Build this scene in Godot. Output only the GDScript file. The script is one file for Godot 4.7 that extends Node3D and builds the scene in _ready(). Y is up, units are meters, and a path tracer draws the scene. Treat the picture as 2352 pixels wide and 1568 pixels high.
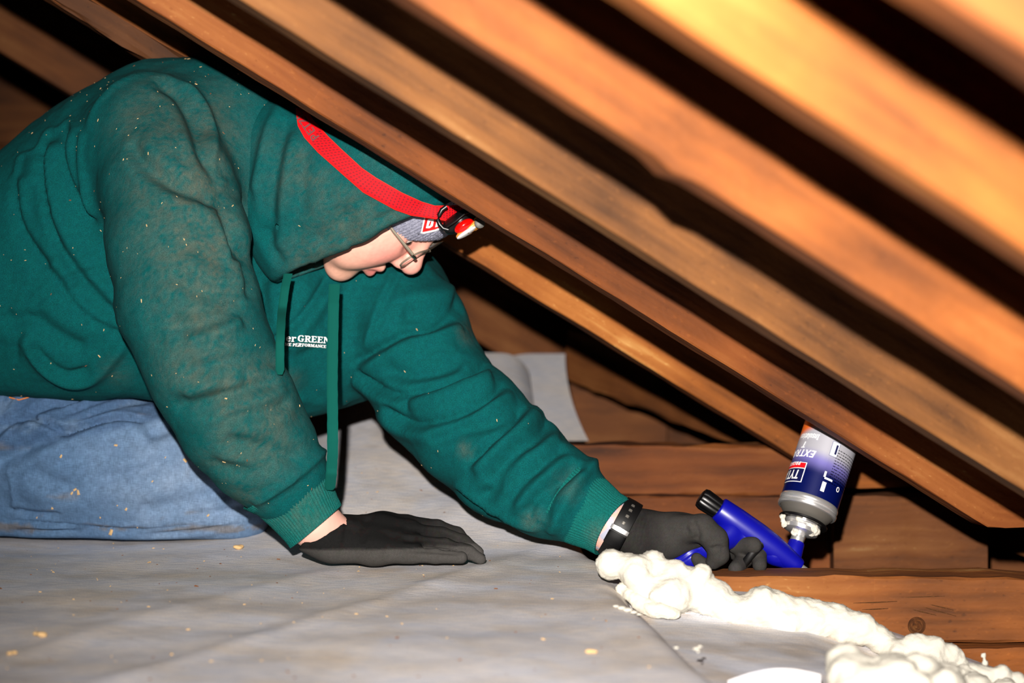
extends Node3D
# A worker kneels in a low attic and seals the joint beside a joist with a foam gun; a camera flash lights the scene.
# World: y up, metres; the lens stands at EYE and looks along -z. Measures taken from the picture are written
# as (across, down) on a sheet that is LENS units away from the eye, together with their true distance d.
const LENS := 5500.0
const EYE := Vector3(0, 0.4, 0)
const YAW := 0.2618                 # the rafters run to the right and away from the lens
const PITCH := 0.5404               # roof pitch, tan = 0.6
const ROOF_H := 0.396               # underside of the rafters above the lens

var M := {}                         # materials
var rng := RandomNumberGenerator.new()


func pt(u: float, v: float, d: float) -> Vector3:
	return Vector3((u - 1176.0) * d / LENS, EYE.y - (v - 500.0) * d / LENS, -d)


# ------------------------------------------------------------------ clay: smooth joined bones meshed as surface nets
class Clay:
	var kind := PackedInt32Array()
	var a := PackedVector3Array()
	var ba := PackedVector3Array()
	var inv := PackedFloat32Array()
	var ra := PackedFloat32Array()
	var dr := PackedFloat32Array()
	var kk := PackedFloat32Array()
	var tb: Array[Basis] = []
	var rad := PackedVector3Array()
	var clips: Array[Plane] = []
	var cuts := PackedVector3Array()      # spheres taken away
	var cut_r := PackedFloat32Array()
	var cut_k := 0.006
	var shell := 0.0
	var kmax := 0.0

	func cap(p: Vector3, q: Vector3, r: float, s: float, k := 0.01) -> void:
		kind.append(0); a.append(p); ba.append(q - p)
		inv.append(1.0 / maxf((q - p).length_squared(), 1e-9)); ra.append(r); dr.append(s - r); kk.append(k)
		tb.append(Basis()); rad.append(Vector3.ONE); kmax = maxf(kmax, k)

	func chain(pts: Array, k := 0.01) -> void:          # [[Vector3, radius], ...]
		for i in pts.size() - 1:
			cap(pts[i][0], pts[i + 1][0], pts[i][1], pts[i + 1][1], k)

	func egg(c: Vector3, r: Vector3, b := Basis(), k := 0.01) -> void:   # columns of b: the axes of the egg
		kind.append(1); a.append(c); ba.append(Vector3.ZERO); inv.append(1.0); ra.append(maxf(r.x, maxf(r.y, r.z))); dr.append(0.0); kk.append(k)
		tb.append(b.transposed()); rad.append(r); kmax = maxf(kmax, k)

	func one(i: int, p: Vector3) -> float:
		if kind[i] == 0:
			var w := p - a[i]
			var h := clampf(w.dot(ba[i]) * inv[i], 0.0, 1.0)
			return (w - ba[i] * h).length() - ra[i] - dr[i] * h
		var q := tb[i] * (p - a[i])
		var r := rad[i]
		var k0 := (q / r).length()
		var k1 := (q / (r * r)).length()
		return k0 * (k0 - 1.0) / maxf(k1, 1e-6) if k0 > 0.02 else -minf(r.x, minf(r.y, r.z))

	func field(p: Vector3, list: PackedInt32Array) -> float:
		var d := 1e3
		for i in list:
			var e: float
			if kind[i] == 0:
				var w := p - a[i]
				var v := ba[i]
				var t := clampf(w.dot(v) * inv[i], 0.0, 1.0)
				e = (w - v * t).length() - ra[i] - dr[i] * t
			else:
				e = one(i, p)
			var k := kk[i]
			if e >= d + k:
				continue
			if e <= d - k:
				d = e
				continue
			var h := (k - absf(d - e)) / k
			d = minf(d, e) - h * h * k * 0.25
		for i in cuts.size():
			var e := cut_r[i] - (p - cuts[i]).length()
			var h := maxf(cut_k - absf(d - e), 0.0) / cut_k
			d = maxf(d, e) + h * h * cut_k * 0.25
		if shell > 0.0:
			d = absf(d) - shell
		for c in clips:
			d = maxf(d, c.distance_to(p))
		return d

	func build(cell: float) -> Array:                   # [vertices, indices]
		var lo := Vector3.ONE * 1e3
		var hi := -lo
		for i in kind.size():
			var r := maxf(ra[i], ra[i] + dr[i]) + kmax * 0.3 + cell * 2.0
			for e: Vector3 in [a[i], a[i] + ba[i]]:
				lo = lo.min(e - Vector3.ONE * r)
				hi = hi.max(e + Vector3.ONE * r)
		var side := cell * 8.0
		var half := side * 0.8661 + 0.0005
		var nb := ((hi - lo) / side).ceil()
		var verts := PackedVector3Array()
		var idx := PackedInt32Array()
		var at := {}
		var ex := PackedInt32Array(); var ey := PackedInt32Array(); var ez := PackedInt32Array(); var ea := PackedInt32Array()
		var s := PackedFloat32Array()
		s.resize(729)
		var n := kind.size()
		var far := PackedFloat32Array()
		far.resize(n)
		for bz in int(nb.z):
			for by in int(nb.y):
				for bx in int(nb.x):
					var o := lo + Vector3(bx, by, bz) * side
					var mid := o + Vector3.ONE * side * 0.5
					var dmin := 1e3
					for i in n:
						far[i] = one(i, mid)
						dmin = minf(dmin, far[i])
					if dmin > half + kmax * 0.4 + shell:
						continue
					var near_clip := false
					var gone := false
					for c in clips:
						var e := c.distance_to(mid)
						if e > half:
							gone = true
						elif e > -half:
							near_clip = true
					if gone:
						continue
					for i in cuts.size():
						if absf((mid - cuts[i]).length() - cut_r[i]) < half + cut_k:
							near_clip = true
					if dmin < -half - kmax * 0.4 - shell and not near_clip:
						continue
					s.fill(99.0)
					var list := PackedInt32Array()
					for i in n:
						if far[i] < dmin + 2.0 * half + kk[i]:
							list.append(i)
					# a 3 x 3 x 3 look first, so that quarters far from the surface are filled without sampling
					var any_in := false
					var any_out := false
					var reach := cell * 3.6
					for cz in 2:
						for cy in 2:
							for cx in 2:
								var q0 := cx * 4 + cy * 36 + cz * 324
								var f0 := field(o + Vector3(cx * 4 + 2, cy * 4 + 2, cz * 4 + 2) * cell, list)
								if absf(f0) > reach:
									if f0 < 0.0: any_in = true
									else: any_out = true
									for z in 5:
										for y in 5:
											for x in 5:
												var m := q0 + x + y * 9 + z * 81
												if s[m] > 50.0 or s[m] == 0.0: s[m] = f0
								else:
									for z in 5:
										for y in 5:
											for x in 5:
												var f := field(o + Vector3(cx * 4 + x, cy * 4 + y, cz * 4 + z) * cell, list)
												s[q0 + x + y * 9 + z * 81] = f
												if f < 0.0: any_in = true
												else: any_out = true
					if not (any_in and any_out):
						continue
					for z in 8:
						for y in 8:
							for x in 8:
								var q := x + y * 9 + z * 81
								var c0 := s[q]; var c1 := s[q + 1]; var c2 := s[q + 9]; var c3 := s[q + 10]
								var c4 := s[q + 81]; var c5 := s[q + 82]; var c6 := s[q + 90]; var c7 := s[q + 91]
								var ins := int(c0 < 0.0) + int(c1 < 0.0) + int(c2 < 0.0) + int(c3 < 0.0) + int(c4 < 0.0) + int(c5 < 0.0) + int(c6 < 0.0) + int(c7 < 0.0)
								if ins == 0 or ins == 8:
									continue
								var gx := bx * 8 + x
								var gy := by * 8 + y
								var gz := bz * 8 + z
								var sum := Vector3.ZERO
								var cnt := 0.0
								if (c0 < 0.0) != (c1 < 0.0):
									sum += Vector3(c0 / (c0 - c1), 0, 0); cnt += 1.0
									ex.append(gx); ey.append(gy); ez.append(gz); ea.append(0 if c0 < 0.0 else 3)
								if (c2 < 0.0) != (c3 < 0.0):
									sum += Vector3(c2 / (c2 - c3), 1, 0); cnt += 1.0
								if (c4 < 0.0) != (c5 < 0.0):
									sum += Vector3(c4 / (c4 - c5), 0, 1); cnt += 1.0
								if (c6 < 0.0) != (c7 < 0.0):
									sum += Vector3(c6 / (c6 - c7), 1, 1); cnt += 1.0
								if (c0 < 0.0) != (c2 < 0.0):
									sum += Vector3(0, c0 / (c0 - c2), 0); cnt += 1.0
									ex.append(gx); ey.append(gy); ez.append(gz); ea.append(1 if c0 < 0.0 else 4)
								if (c1 < 0.0) != (c3 < 0.0):
									sum += Vector3(1, c1 / (c1 - c3), 0); cnt += 1.0
								if (c4 < 0.0) != (c6 < 0.0):
									sum += Vector3(0, c4 / (c4 - c6), 1); cnt += 1.0
								if (c5 < 0.0) != (c7 < 0.0):
									sum += Vector3(1, c5 / (c5 - c7), 1); cnt += 1.0
								if (c0 < 0.0) != (c4 < 0.0):
									sum += Vector3(0, 0, c0 / (c0 - c4)); cnt += 1.0
									ex.append(gx); ey.append(gy); ez.append(gz); ea.append(2 if c0 < 0.0 else 5)
								if (c1 < 0.0) != (c5 < 0.0):
									sum += Vector3(1, 0, c1 / (c1 - c5)); cnt += 1.0
								if (c2 < 0.0) != (c6 < 0.0):
									sum += Vector3(0, 1, c2 / (c2 - c6)); cnt += 1.0
								if (c3 < 0.0) != (c7 < 0.0):
									sum += Vector3(1, 1, c3 / (c3 - c7)); cnt += 1.0
								at[gx + gy * 4096 + gz * 16777216] = verts.size()
								verts.append(o + (Vector3(x, y, z) + sum / cnt) * cell)
		for i in ex.size():
			var g := ex[i] + ey[i] * 4096 + ez[i] * 16777216
			var ax := ea[i] % 3
			var p := 4096 if ax == 0 else (16777216 if ax == 1 else 1)
			var q := 16777216 if ax == 0 else (1 if ax == 1 else 4096)
			var v0: int = at.get(g - p - q, -1)
			var v1: int = at.get(g - q, -1)
			var v2: int = at.get(g, -1)
			var v3: int = at.get(g - p, -1)
			if v0 < 0 or v1 < 0 or v2 < 0 or v3 < 0:
				continue
			if ea[i] >= 3:
				idx.append_array([v0, v1, v2, v0, v2, v3])
			else:
				idx.append_array([v0, v2, v1, v0, v3, v2])
		return [verts, idx]


func packed(v: PackedVector3Array, idx: PackedInt32Array, col = null, uv = null) -> Array:
	var arr := []
	arr.resize(Mesh.ARRAY_MAX)
	arr[Mesh.ARRAY_VERTEX] = v
	arr[Mesh.ARRAY_INDEX] = idx
	if col != null:
		arr[Mesh.ARRAY_COLOR] = col
	if uv != null:
		arr[Mesh.ARRAY_TEX_UV] = uv
	return arr


func normals(v: PackedVector3Array, idx: PackedInt32Array) -> PackedVector3Array:
	var n := PackedVector3Array()
	n.resize(v.size())
	for t in range(0, idx.size(), 3):
		var i := idx[t]; var j := idx[t + 1]; var k := idx[t + 2]
		var c := (v[k] - v[i]).cross(v[j] - v[i])
		n[i] += c; n[j] += c; n[k] += c
	for i in n.size():
		n[i] = n[i].normalized()
	return n


func to_mesh(v: PackedVector3Array, idx: PackedInt32Array, col = null, uv = null) -> ArrayMesh:
	var arr := packed(v, idx, col, uv)
	arr[Mesh.ARRAY_NORMAL] = normals(v, idx)
	var m := ArrayMesh.new()
	m.add_surface_from_arrays(Mesh.PRIMITIVE_TRIANGLES, arr)
	return m


# relax: pulls each vertex towards its neighbours, to take the grid out of a meshed field
func relax(v: PackedVector3Array, idx: PackedInt32Array, times := 1) -> PackedVector3Array:
	for k in times:
		var sum := PackedVector3Array()
		sum.resize(v.size())
		var cnt := PackedFloat32Array()
		cnt.resize(v.size())
		for t in range(0, idx.size(), 3):
			var i := idx[t]; var j := idx[t + 1]; var l := idx[t + 2]
			var s := v[i] + v[j] + v[l]
			sum[i] += s; sum[j] += s; sum[l] += s
			cnt[i] += 3.0; cnt[j] += 3.0; cnt[l] += 3.0
		for i in v.size():
			if cnt[i] > 0.0:
				v[i] = v[i].lerp(sum[i] / cnt[i], 0.6)
	return v


# sculpt: strokes [kind, d, width, height, [u, v, u, v, ...]] press folds into cloth. kind v: valley, r: ridge, s: overlap whose raised side lies left of the stroke
func sculpt(v: PackedVector3Array, n: PackedVector3Array, strokes: Array, gate := 0.1) -> PackedVector3Array:
	var bins := {}
	var bs := 0.02
	for i in v.size():
		if n[i].z > -0.35:
			var key := Vector2i(floori(v[i].x / bs), floori(v[i].y / bs))
			if not bins.has(key):
				bins[key] = PackedInt32Array()
			bins[key].append(i)
	var push := PackedFloat32Array()
	push.resize(v.size())
	for st in strokes:
		var d: float = st[1]
		var sc := d / LENS
		var w: float = st[2] * sc
		var h: float = st[3] * sc
		var reach := w * (4.5 if st[0] == "s" else 3.2)
		var pl: Array = st[4]
		var pts := PackedVector2Array()
		for i in range(0, pl.size(), 2):
			var p := pt(pl[i], pl[i + 1], d)
			pts.append(Vector2(p.x, p.y))
		# round the stroke
		var fine := PackedVector2Array()
		for i in pts.size() - 1:
			var p0 := pts[maxi(i - 1, 0)]
			var p3 := pts[mini(i + 2, pts.size() - 1)]
			for k in 4:
				fine.append(pts[i].cubic_interpolate(pts[i + 1], p0, p3, k / 4.0))
		fine.append(pts[pts.size() - 1])
		var best := {}
		var total := float(fine.size() - 1)
		for i in fine.size() - 1:
			var p := fine[i]
			var q := fine[i + 1]
			var pq := q - p
			var l2 := maxf(pq.length_squared(), 1e-12)
			var x0 := floori((minf(p.x, q.x) - reach) / bs)
			var x1 := floori((maxf(p.x, q.x) + reach) / bs)
			var y0 := floori((minf(p.y, q.y) - reach) / bs)
			var y1 := floori((maxf(p.y, q.y) + reach) / bs)
			for bx in range(x0, x1 + 1):
				for by in range(y0, y1 + 1):
					var bin = bins.get(Vector2i(bx, by))
					if bin == null:
						continue
					for j: int in bin:
						if absf(v[j].z + d) > gate:
							continue
						var r := Vector2(v[j].x, v[j].y) - p
						var t := clampf(r.dot(pq) / l2, 0.0, 1.0)
						var e := r - pq * t
						var dist := e.length()
						if dist > reach:
							continue
						if not best.has(j) or dist < absf(best[j].x):
							best[j] = Vector2(dist * (1.0 if pq.cross(e) >= 0.0 else -1.0), (i + t) / total)
		for j: int in best:
			var s: float = best[j].x
			var t: float = best[j].y
			var fade := clampf(minf(t, 1.0 - t) * 6.0, 0.0, 1.0)
			fade = fade * (2.0 - fade)
			var q := s / w
			var f := 0.0
			match st[0]:
				"v":
					f = -exp(-q * q) + 0.35 * exp(-(absf(q) - 1.9) ** 2)
				"r":
					f = exp(-q * q)
				"s":
					f = 0.75 * exp(-(q - 1.3) * (q - 1.3) / 2.2) - exp(-(q + 0.35) * (q + 0.35) / 0.5)
			push[j] += f * h * fade
	for i in v.size():
		if push[i] != 0.0:
			v[i] += n[i] * push[i]
	return v


# front: for every 4 mm of elevation the vertex nearest to the viewer, to lay flat things on a finished surface
func front_of(v: PackedVector3Array, n: PackedVector3Array) -> Dictionary:
	var f := {}
	for i in v.size():
		if n[i].z > 0.0:
			var key := Vector2i(floori(v[i].x / 0.005), floori(v[i].y / 0.005))
			if not f.has(key) or v[i].z > v[f[key]].z:
				f[key] = i
	return f


func front_z(f: Dictionary, v: PackedVector3Array, x: float, y: float, other := -3.0) -> float:
	var c := Vector2i(floori(x / 0.005), floori(y / 0.005))
	var sum := 0.0
	var ws := 0.0
	var top := -1e3
	for dx in [-1, 0, 1]:
		for dy in [-1, 0, 1]:
			var i: int = f.get(c + Vector2i(dx, dy), -1)
			if i >= 0:
				top = maxf(top, v[i].z)
	for dx in [-1, 0, 1]:
		for dy in [-1, 0, 1]:
			var i: int = f.get(c + Vector2i(dx, dy), -1)
			if i >= 0 and v[i].z > top - 0.03:
				var w := 1.0 / (1e-6 + (v[i].x - x) ** 2 + (v[i].y - y) ** 2)
				sum += v[i].z * w
				ws += w
	return sum / ws if ws > 0.0 else other


# ------------------------------------------------------------------ nodes
func tag(o: Node, label: String, category: String, group := "", kind := "") -> Node:
	if label: o.set_meta("label", label)
	if category: o.set_meta("category", category)
	if group: o.set_meta("group", group)
	if kind: o.set_meta("kind", kind)
	return o


func thing(called: String, label: String, category: String, at := Vector3.ZERO, group := "") -> Node3D:
	var o := Node3D.new()
	o.name = called
	add_child(o, true)
	o.position = at
	tag(o, label, category, group)
	return o


func obj(called: String, mesh: Mesh, mat: Material, parent: Node = null) -> MeshInstance3D:
	var o := MeshInstance3D.new()
	o.name = called
	o.mesh = mesh
	o.material_override = mat
	var under: Node = parent if parent else self
	under.add_child(o, true)
	if under is Node3D and under != self:            # meshes are written in world places; the thing's node stands at its base
		var off := Vector3.ZERO
		var up: Node = under
		while up is Node3D and up != self:
			off += up.position
			up = up.get_parent()
		o.position = -off
	return o


# ------------------------------------------------------------------ shapes
func ring_frame(dir: Vector3, hint := Vector3.UP) -> Basis:
	var z := dir.normalized()
	var x := hint.cross(z)
	if x.length() < 0.01:
		x = Vector3.RIGHT.cross(z)
	x = x.normalized()
	return Basis(x, z.cross(x), z)


# sweep: rings [centre, axis_x * rx, axis_y * ry] joined to a tube; shape(k, n) may vary the radius
func loft(rings: Array, seg: int, ends := true, wave = null) -> ArrayMesh:
	var v := PackedVector3Array()
	var idx := PackedInt32Array()
	var uv := PackedVector2Array()
	for r in rings.size():
		for k in seg + 1:
			var an := TAU * k / seg
			var s := 1.0
			if wave != null:
				s = wave.call(r, an)
			v.append(rings[r][0] + (rings[r][1] * cos(an) + rings[r][2] * sin(an)) * s)
			uv.append(Vector2(float(k) / seg, float(r) / maxf(rings.size() - 1, 1)))
	var turn: bool = rings[0][1].cross(rings[0][2]).dot(rings[1][0] - rings[0][0]) > 0.0
	for r in rings.size() - 1:
		for k in seg:
			var p := r * (seg + 1) + k
			var q := p + seg + 1
			if turn:
				idx.append_array([p, q, p + 1, p + 1, q, q + 1])
			else:
				idx.append_array([p, p + 1, q, p + 1, q + 1, q])
	if ends:
		for e in [0, rings.size() - 1]:
			var c := v.size()
			v.append(rings[e][0])
			uv.append(Vector2(0.5, 0.5))
			var b := v.size()
			for k in seg + 1:
				v.append(v[e * (seg + 1) + k])
				uv.append(Vector2(0.5, 0.5))
			for k in seg:
				if (e == 0) != turn:
					idx.append_array([c, b + k + 1, b + k])
				else:
					idx.append_array([c, b + k, b + k + 1])
	# weld the seam's normals
	var arr := packed(v, idx, null, uv)
	var n := normals(v, idx)
	for r in rings.size():
		var p := r * (seg + 1)
		var w := (n[p] + n[p + seg]).normalized()
		n[p] = w
		n[p + seg] = w
	arr[Mesh.ARRAY_NORMAL] = n
	var m := ArrayMesh.new()
	m.add_surface_from_arrays(Mesh.PRIMITIVE_TRIANGLES, arr)
	return m


func tube(pts: Array, radii, seg := 12, ends := true, squash := 1.0, hint := Vector3.UP) -> ArrayMesh:
	var rings := []
	for i in pts.size():
		var dir: Vector3 = pts[mini(i + 1, pts.size() - 1)] - pts[maxi(i - 1, 0)]
		var b := ring_frame(dir, hint)
		var r: float = radii[i] if radii is Array else radii
		rings.append([pts[i], b.x * r, b.y * r * squash])
	return loft(rings, seg, ends)


# lathe: profile [along, radius] turned round an axis; hard: facets between rings keep their edges
func lathe(base: Vector3, axis: Vector3, prof: Array, seg := 40, wave = null) -> ArrayMesh:
	var b := ring_frame(axis, Vector3(0, 0, 1))
	var rings := []
	for i in prof.size():
		var c: Vector3 = base + b.z * prof[i][0]
		rings.append([c, b.x * prof[i][1], b.y * prof[i][1]])
		if i > 0 and i < prof.size() - 1:
			rings.append(rings[-1])                       # doubled, so each band keeps its own normals
	var v := PackedVector3Array(); var idx := PackedInt32Array(); var uv := PackedVector2Array()
	for r in rings.size():
		for k in seg + 1:
			var an := TAU * k / seg
			var s := 1.0
			if wave != null:
				s = wave.call(r, an)
			v.append(rings[r][0] + (rings[r][1] * cos(an) + rings[r][2] * sin(an)) * s)
			uv.append(Vector2(float(k) / seg, float(r) / rings.size()))
	for r in range(0, rings.size() - 1, 2):
		for k in seg:
			var p := r * (seg + 1) + k
			var q := p + seg + 1
			idx.append_array([p, q, p + 1, p + 1, q, q + 1])
	var n := normals(v, idx)
	for r in rings.size():
		var p := r * (seg + 1)
		var w := (n[p] + n[p + seg]).normalized()
		n[p] = w
		n[p + seg] = w
	# bands that meet at a shallow angle share their normals
	for r in range(1, rings.size() - 1, 2):
		for k in seg + 1:
			var p := r * (seg + 1) + k
			var q := p + seg + 1
			if n[p].dot(n[q]) > 0.75:
				var w := (n[p] + n[q]).normalized()
				n[p] = w
				n[q] = w
	var arr := packed(v, idx, null, uv)
	arr[Mesh.ARRAY_NORMAL] = n
	var m := ArrayMesh.new()
	m.add_surface_from_arrays(Mesh.PRIMITIVE_TRIANGLES, arr)
	return m


# board: a beam from p along dir (length) with section axes side * w and up * h; edges worn by noise, uv in metres
func board(p: Vector3, dir: Vector3, side: Vector3, up: Vector3, length: float, w: float, h: float, wear := 0.0015, seed_ := 1, bend = null, step := 0.04, under := Color.WHITE, c := 0.003) -> ArrayMesh:
	var st := SurfaceTool.new()
	st.begin(Mesh.PRIMITIVE_TRIANGLES)
	var nz := FastNoiseLite.new()
	nz.seed = seed_
	nz.frequency = 9.0
	nz.fractal_octaves = 3
	var sec := [[c, 0], [w - c, 0], [w, c], [w, h - c], [w - c, h], [c, h], [0, h - c], [0, c]]
	var per := [0.0]
	for i in 8:
		per.append(per[-1] + Vector2(sec[i][0] - sec[(i + 1) % 8][0], sec[i][1] - sec[(i + 1) % 8][1]).length())
	var cnt := maxi(2, ceili(length / step))
	var grid := []
	for i in cnt + 1:
		var s := length * i / cnt
		var row := []
		for k in 8:
			var a: float = sec[k][0] + wear * nz.get_noise_3d(s, k * 3.1, 0.0) * 2.0
			var b: float = sec[k][1] + wear * nz.get_noise_3d(s, k * 3.1, 7.0) * 2.0
			var q := Vector3(s, a, b)
			if bend != null:
				q = bend.call(q)
			row.append(p + dir * q.x + side * q.y + up * q.z)
		grid.append(row)
	var right := dir.cross(side).dot(up) > 0.0
	var off := Vector2(fposmod(seed_ * 0.377, 1.0), fposmod(seed_ * 0.619, 1.0))
	for k in 8:
		st.set_smooth_group(k)
		var weathered := k == 0 or k == 1 or k == 7
		for i in cnt:
			var u0 := length * i / cnt
			var u1 := length * (i + 1) / cnt
			var q := [[grid[i][k], u0, per[k]], [grid[i + 1][k], u1, per[k]], [grid[i + 1][(k + 1) % 8], u1, per[k + 1]], [grid[i][(k + 1) % 8], u0, per[k + 1]]]
			for j in ([0, 1, 2, 0, 2, 3] if right else [0, 2, 1, 0, 3, 2]):
				st.set_uv(Vector2(q[j][1], q[j][2]) + off)
				st.set_color(under if weathered else Color.WHITE)
				st.add_vertex(q[j][0])
	for e in [0, cnt]:
		st.set_smooth_group(10 + e)
		for k in range(1, 7):
			var tri := [grid[e][0], grid[e][k], grid[e][k + 1]] if (e == 0) == right else [grid[e][0], grid[e][k + 1], grid[e][k]]
			for j: Vector3 in tri:
				st.set_uv(Vector2(j.y * 2.0, j.z * 2.0))
				st.set_color(Color.WHITE)
				st.add_vertex(j)
	st.generate_normals()
	return st.commit()


func box_at(lo: Vector3, hi: Vector3) -> ArrayMesh:
	return board(lo, Vector3.RIGHT, Vector3.UP, Vector3.BACK, hi.x - lo.x, hi.y - lo.y, hi.z - lo.z, 0.0, 3, null, 0.5)


# ------------------------------------------------------------------ textures
func noise_bytes(w: int, h: int, stretch_x: int, stretch_y: int, seed_: int, freq: float, octaves := 4) -> PackedByteArray:
	var nz := FastNoiseLite.new()
	nz.seed = seed_
	nz.frequency = freq
	nz.fractal_octaves = octaves
	var img := nz.get_seamless_image(w / stretch_x, h / stretch_y)
	img.convert(Image.FORMAT_L8)
	img.resize(w, h, Image.INTERPOLATE_CUBIC)
	return img.get_data()


func tex(w: int, h: int, bytes: PackedByteArray, format := Image.FORMAT_RGB8) -> ImageTexture:
	var img := Image.create_from_data(w, h, false, format, bytes)
	img.generate_mipmaps()
	return ImageTexture.create_from_image(img)


func mat(color: Color, rough := 0.8, metal := 0.0, spec := 0.5) -> StandardMaterial3D:
	var m := StandardMaterial3D.new()
	m.albedo_color = color
	m.roughness = rough
	m.metallic = metal
	m.metallic_specular = spec
	return m


func triplanar(m: StandardMaterial3D, scale: float) -> StandardMaterial3D:
	m.uv1_triplanar = true
	m.uv1_world_triplanar = true
	m.uv1_scale = Vector3.ONE * scale
	return m


func bump(m: StandardMaterial3D, t: Texture2D, cm: float) -> StandardMaterial3D:
	m.heightmap_enabled = true
	m.heightmap_texture = t
	m.heightmap_scale = cm
	return m


# ================================================================== the scene
func _ready() -> void:
	rng.seed = 41
	# --- camera: 84 mm lens, level, shifted down; sharp at the worker
	var cam := Camera3D.new()
	cam.name = "camera"
	add_child(cam)
	cam.position = EYE
	cam.set_frustum(2.0 * 784.0 / LENS * 0.05, Vector2(0, -284.0 / LENS * 0.05), 0.05, 60.0)
	var att := CameraAttributesPhysical.new()
	att.frustum_focal_length = 84.0
	att.frustum_focus_distance = 2.76
	att.exposure_aperture = 4.0
	cam.attributes = att
	# --- environment: a closed, dark attic
	var we := WorldEnvironment.new()
	we.name = "world_environment"
	var env := Environment.new()
	env.background_mode = Environment.BG_COLOR
	env.background_color = Color.BLACK
	env.tonemap_mode = Environment.TONE_MAPPER_LINEAR
	env.tonemap_exposure = 1.0
	env.sdfgi_enabled = true
	env.ssao_enabled = true
	env.ssil_enabled = true
	we.environment = env
	add_child(we)
	# --- the camera's flash: a little left of the lens and above it
	var flash := SpotLight3D.new()
	flash.name = "camera_flash"
	add_child(flash)
	flash.position = EYE + Vector3(-0.07, 0.22, 0.02)
	flash.look_at(Vector3(0.16, 0.43, -2.75))
	flash.light_energy = 19.5
	flash.light_color = Color(1.0, 0.97, 0.94)
	flash.light_size = 0.018
	flash.spot_range = 12.0
	flash.spot_attenuation = 2.0
	flash.spot_angle = 24.0
	flash.spot_angle_attenuation = 1.0
	flash.shadow_enabled = true

	make_materials()
	make_shell()
	make_rafters()
	make_floor()
	make_timbers()
	make_person()
	make_headlamp()
	make_glasses()
	make_watch()
	make_gun()
	make_foam()
	make_litter()


# ------------------------------------------------------------------ materials
func ramp(stops: Array, t: float) -> Color:
	for i in stops.size() - 1:
		if t <= stops[i + 1][0]:
			return stops[i][1].lerp(stops[i + 1][1], clampf((t - stops[i][0]) / (stops[i + 1][0] - stops[i][0]), 0.0, 1.0))
	return stops[-1][1]


func color_tex(w: int, h: int, value: PackedFloat32Array, stops: Array) -> ImageTexture:
	var lut := PackedByteArray()
	for i in 256:
		var c := ramp(stops, i / 255.0)
		lut.append_array([int(clampf(c.r, 0, 1) * 255), int(clampf(c.g, 0, 1) * 255), int(clampf(c.b, 0, 1) * 255)])
	var out := PackedByteArray()
	out.resize(w * h * 3)
	for i in w * h:
		var q := clampi(int(value[i] * 255.0), 0, 255) * 3
		out[i * 3] = lut[q]
		out[i * 3 + 1] = lut[q + 1]
		out[i * 3 + 2] = lut[q + 2]
	return tex(w, h, out)


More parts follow.
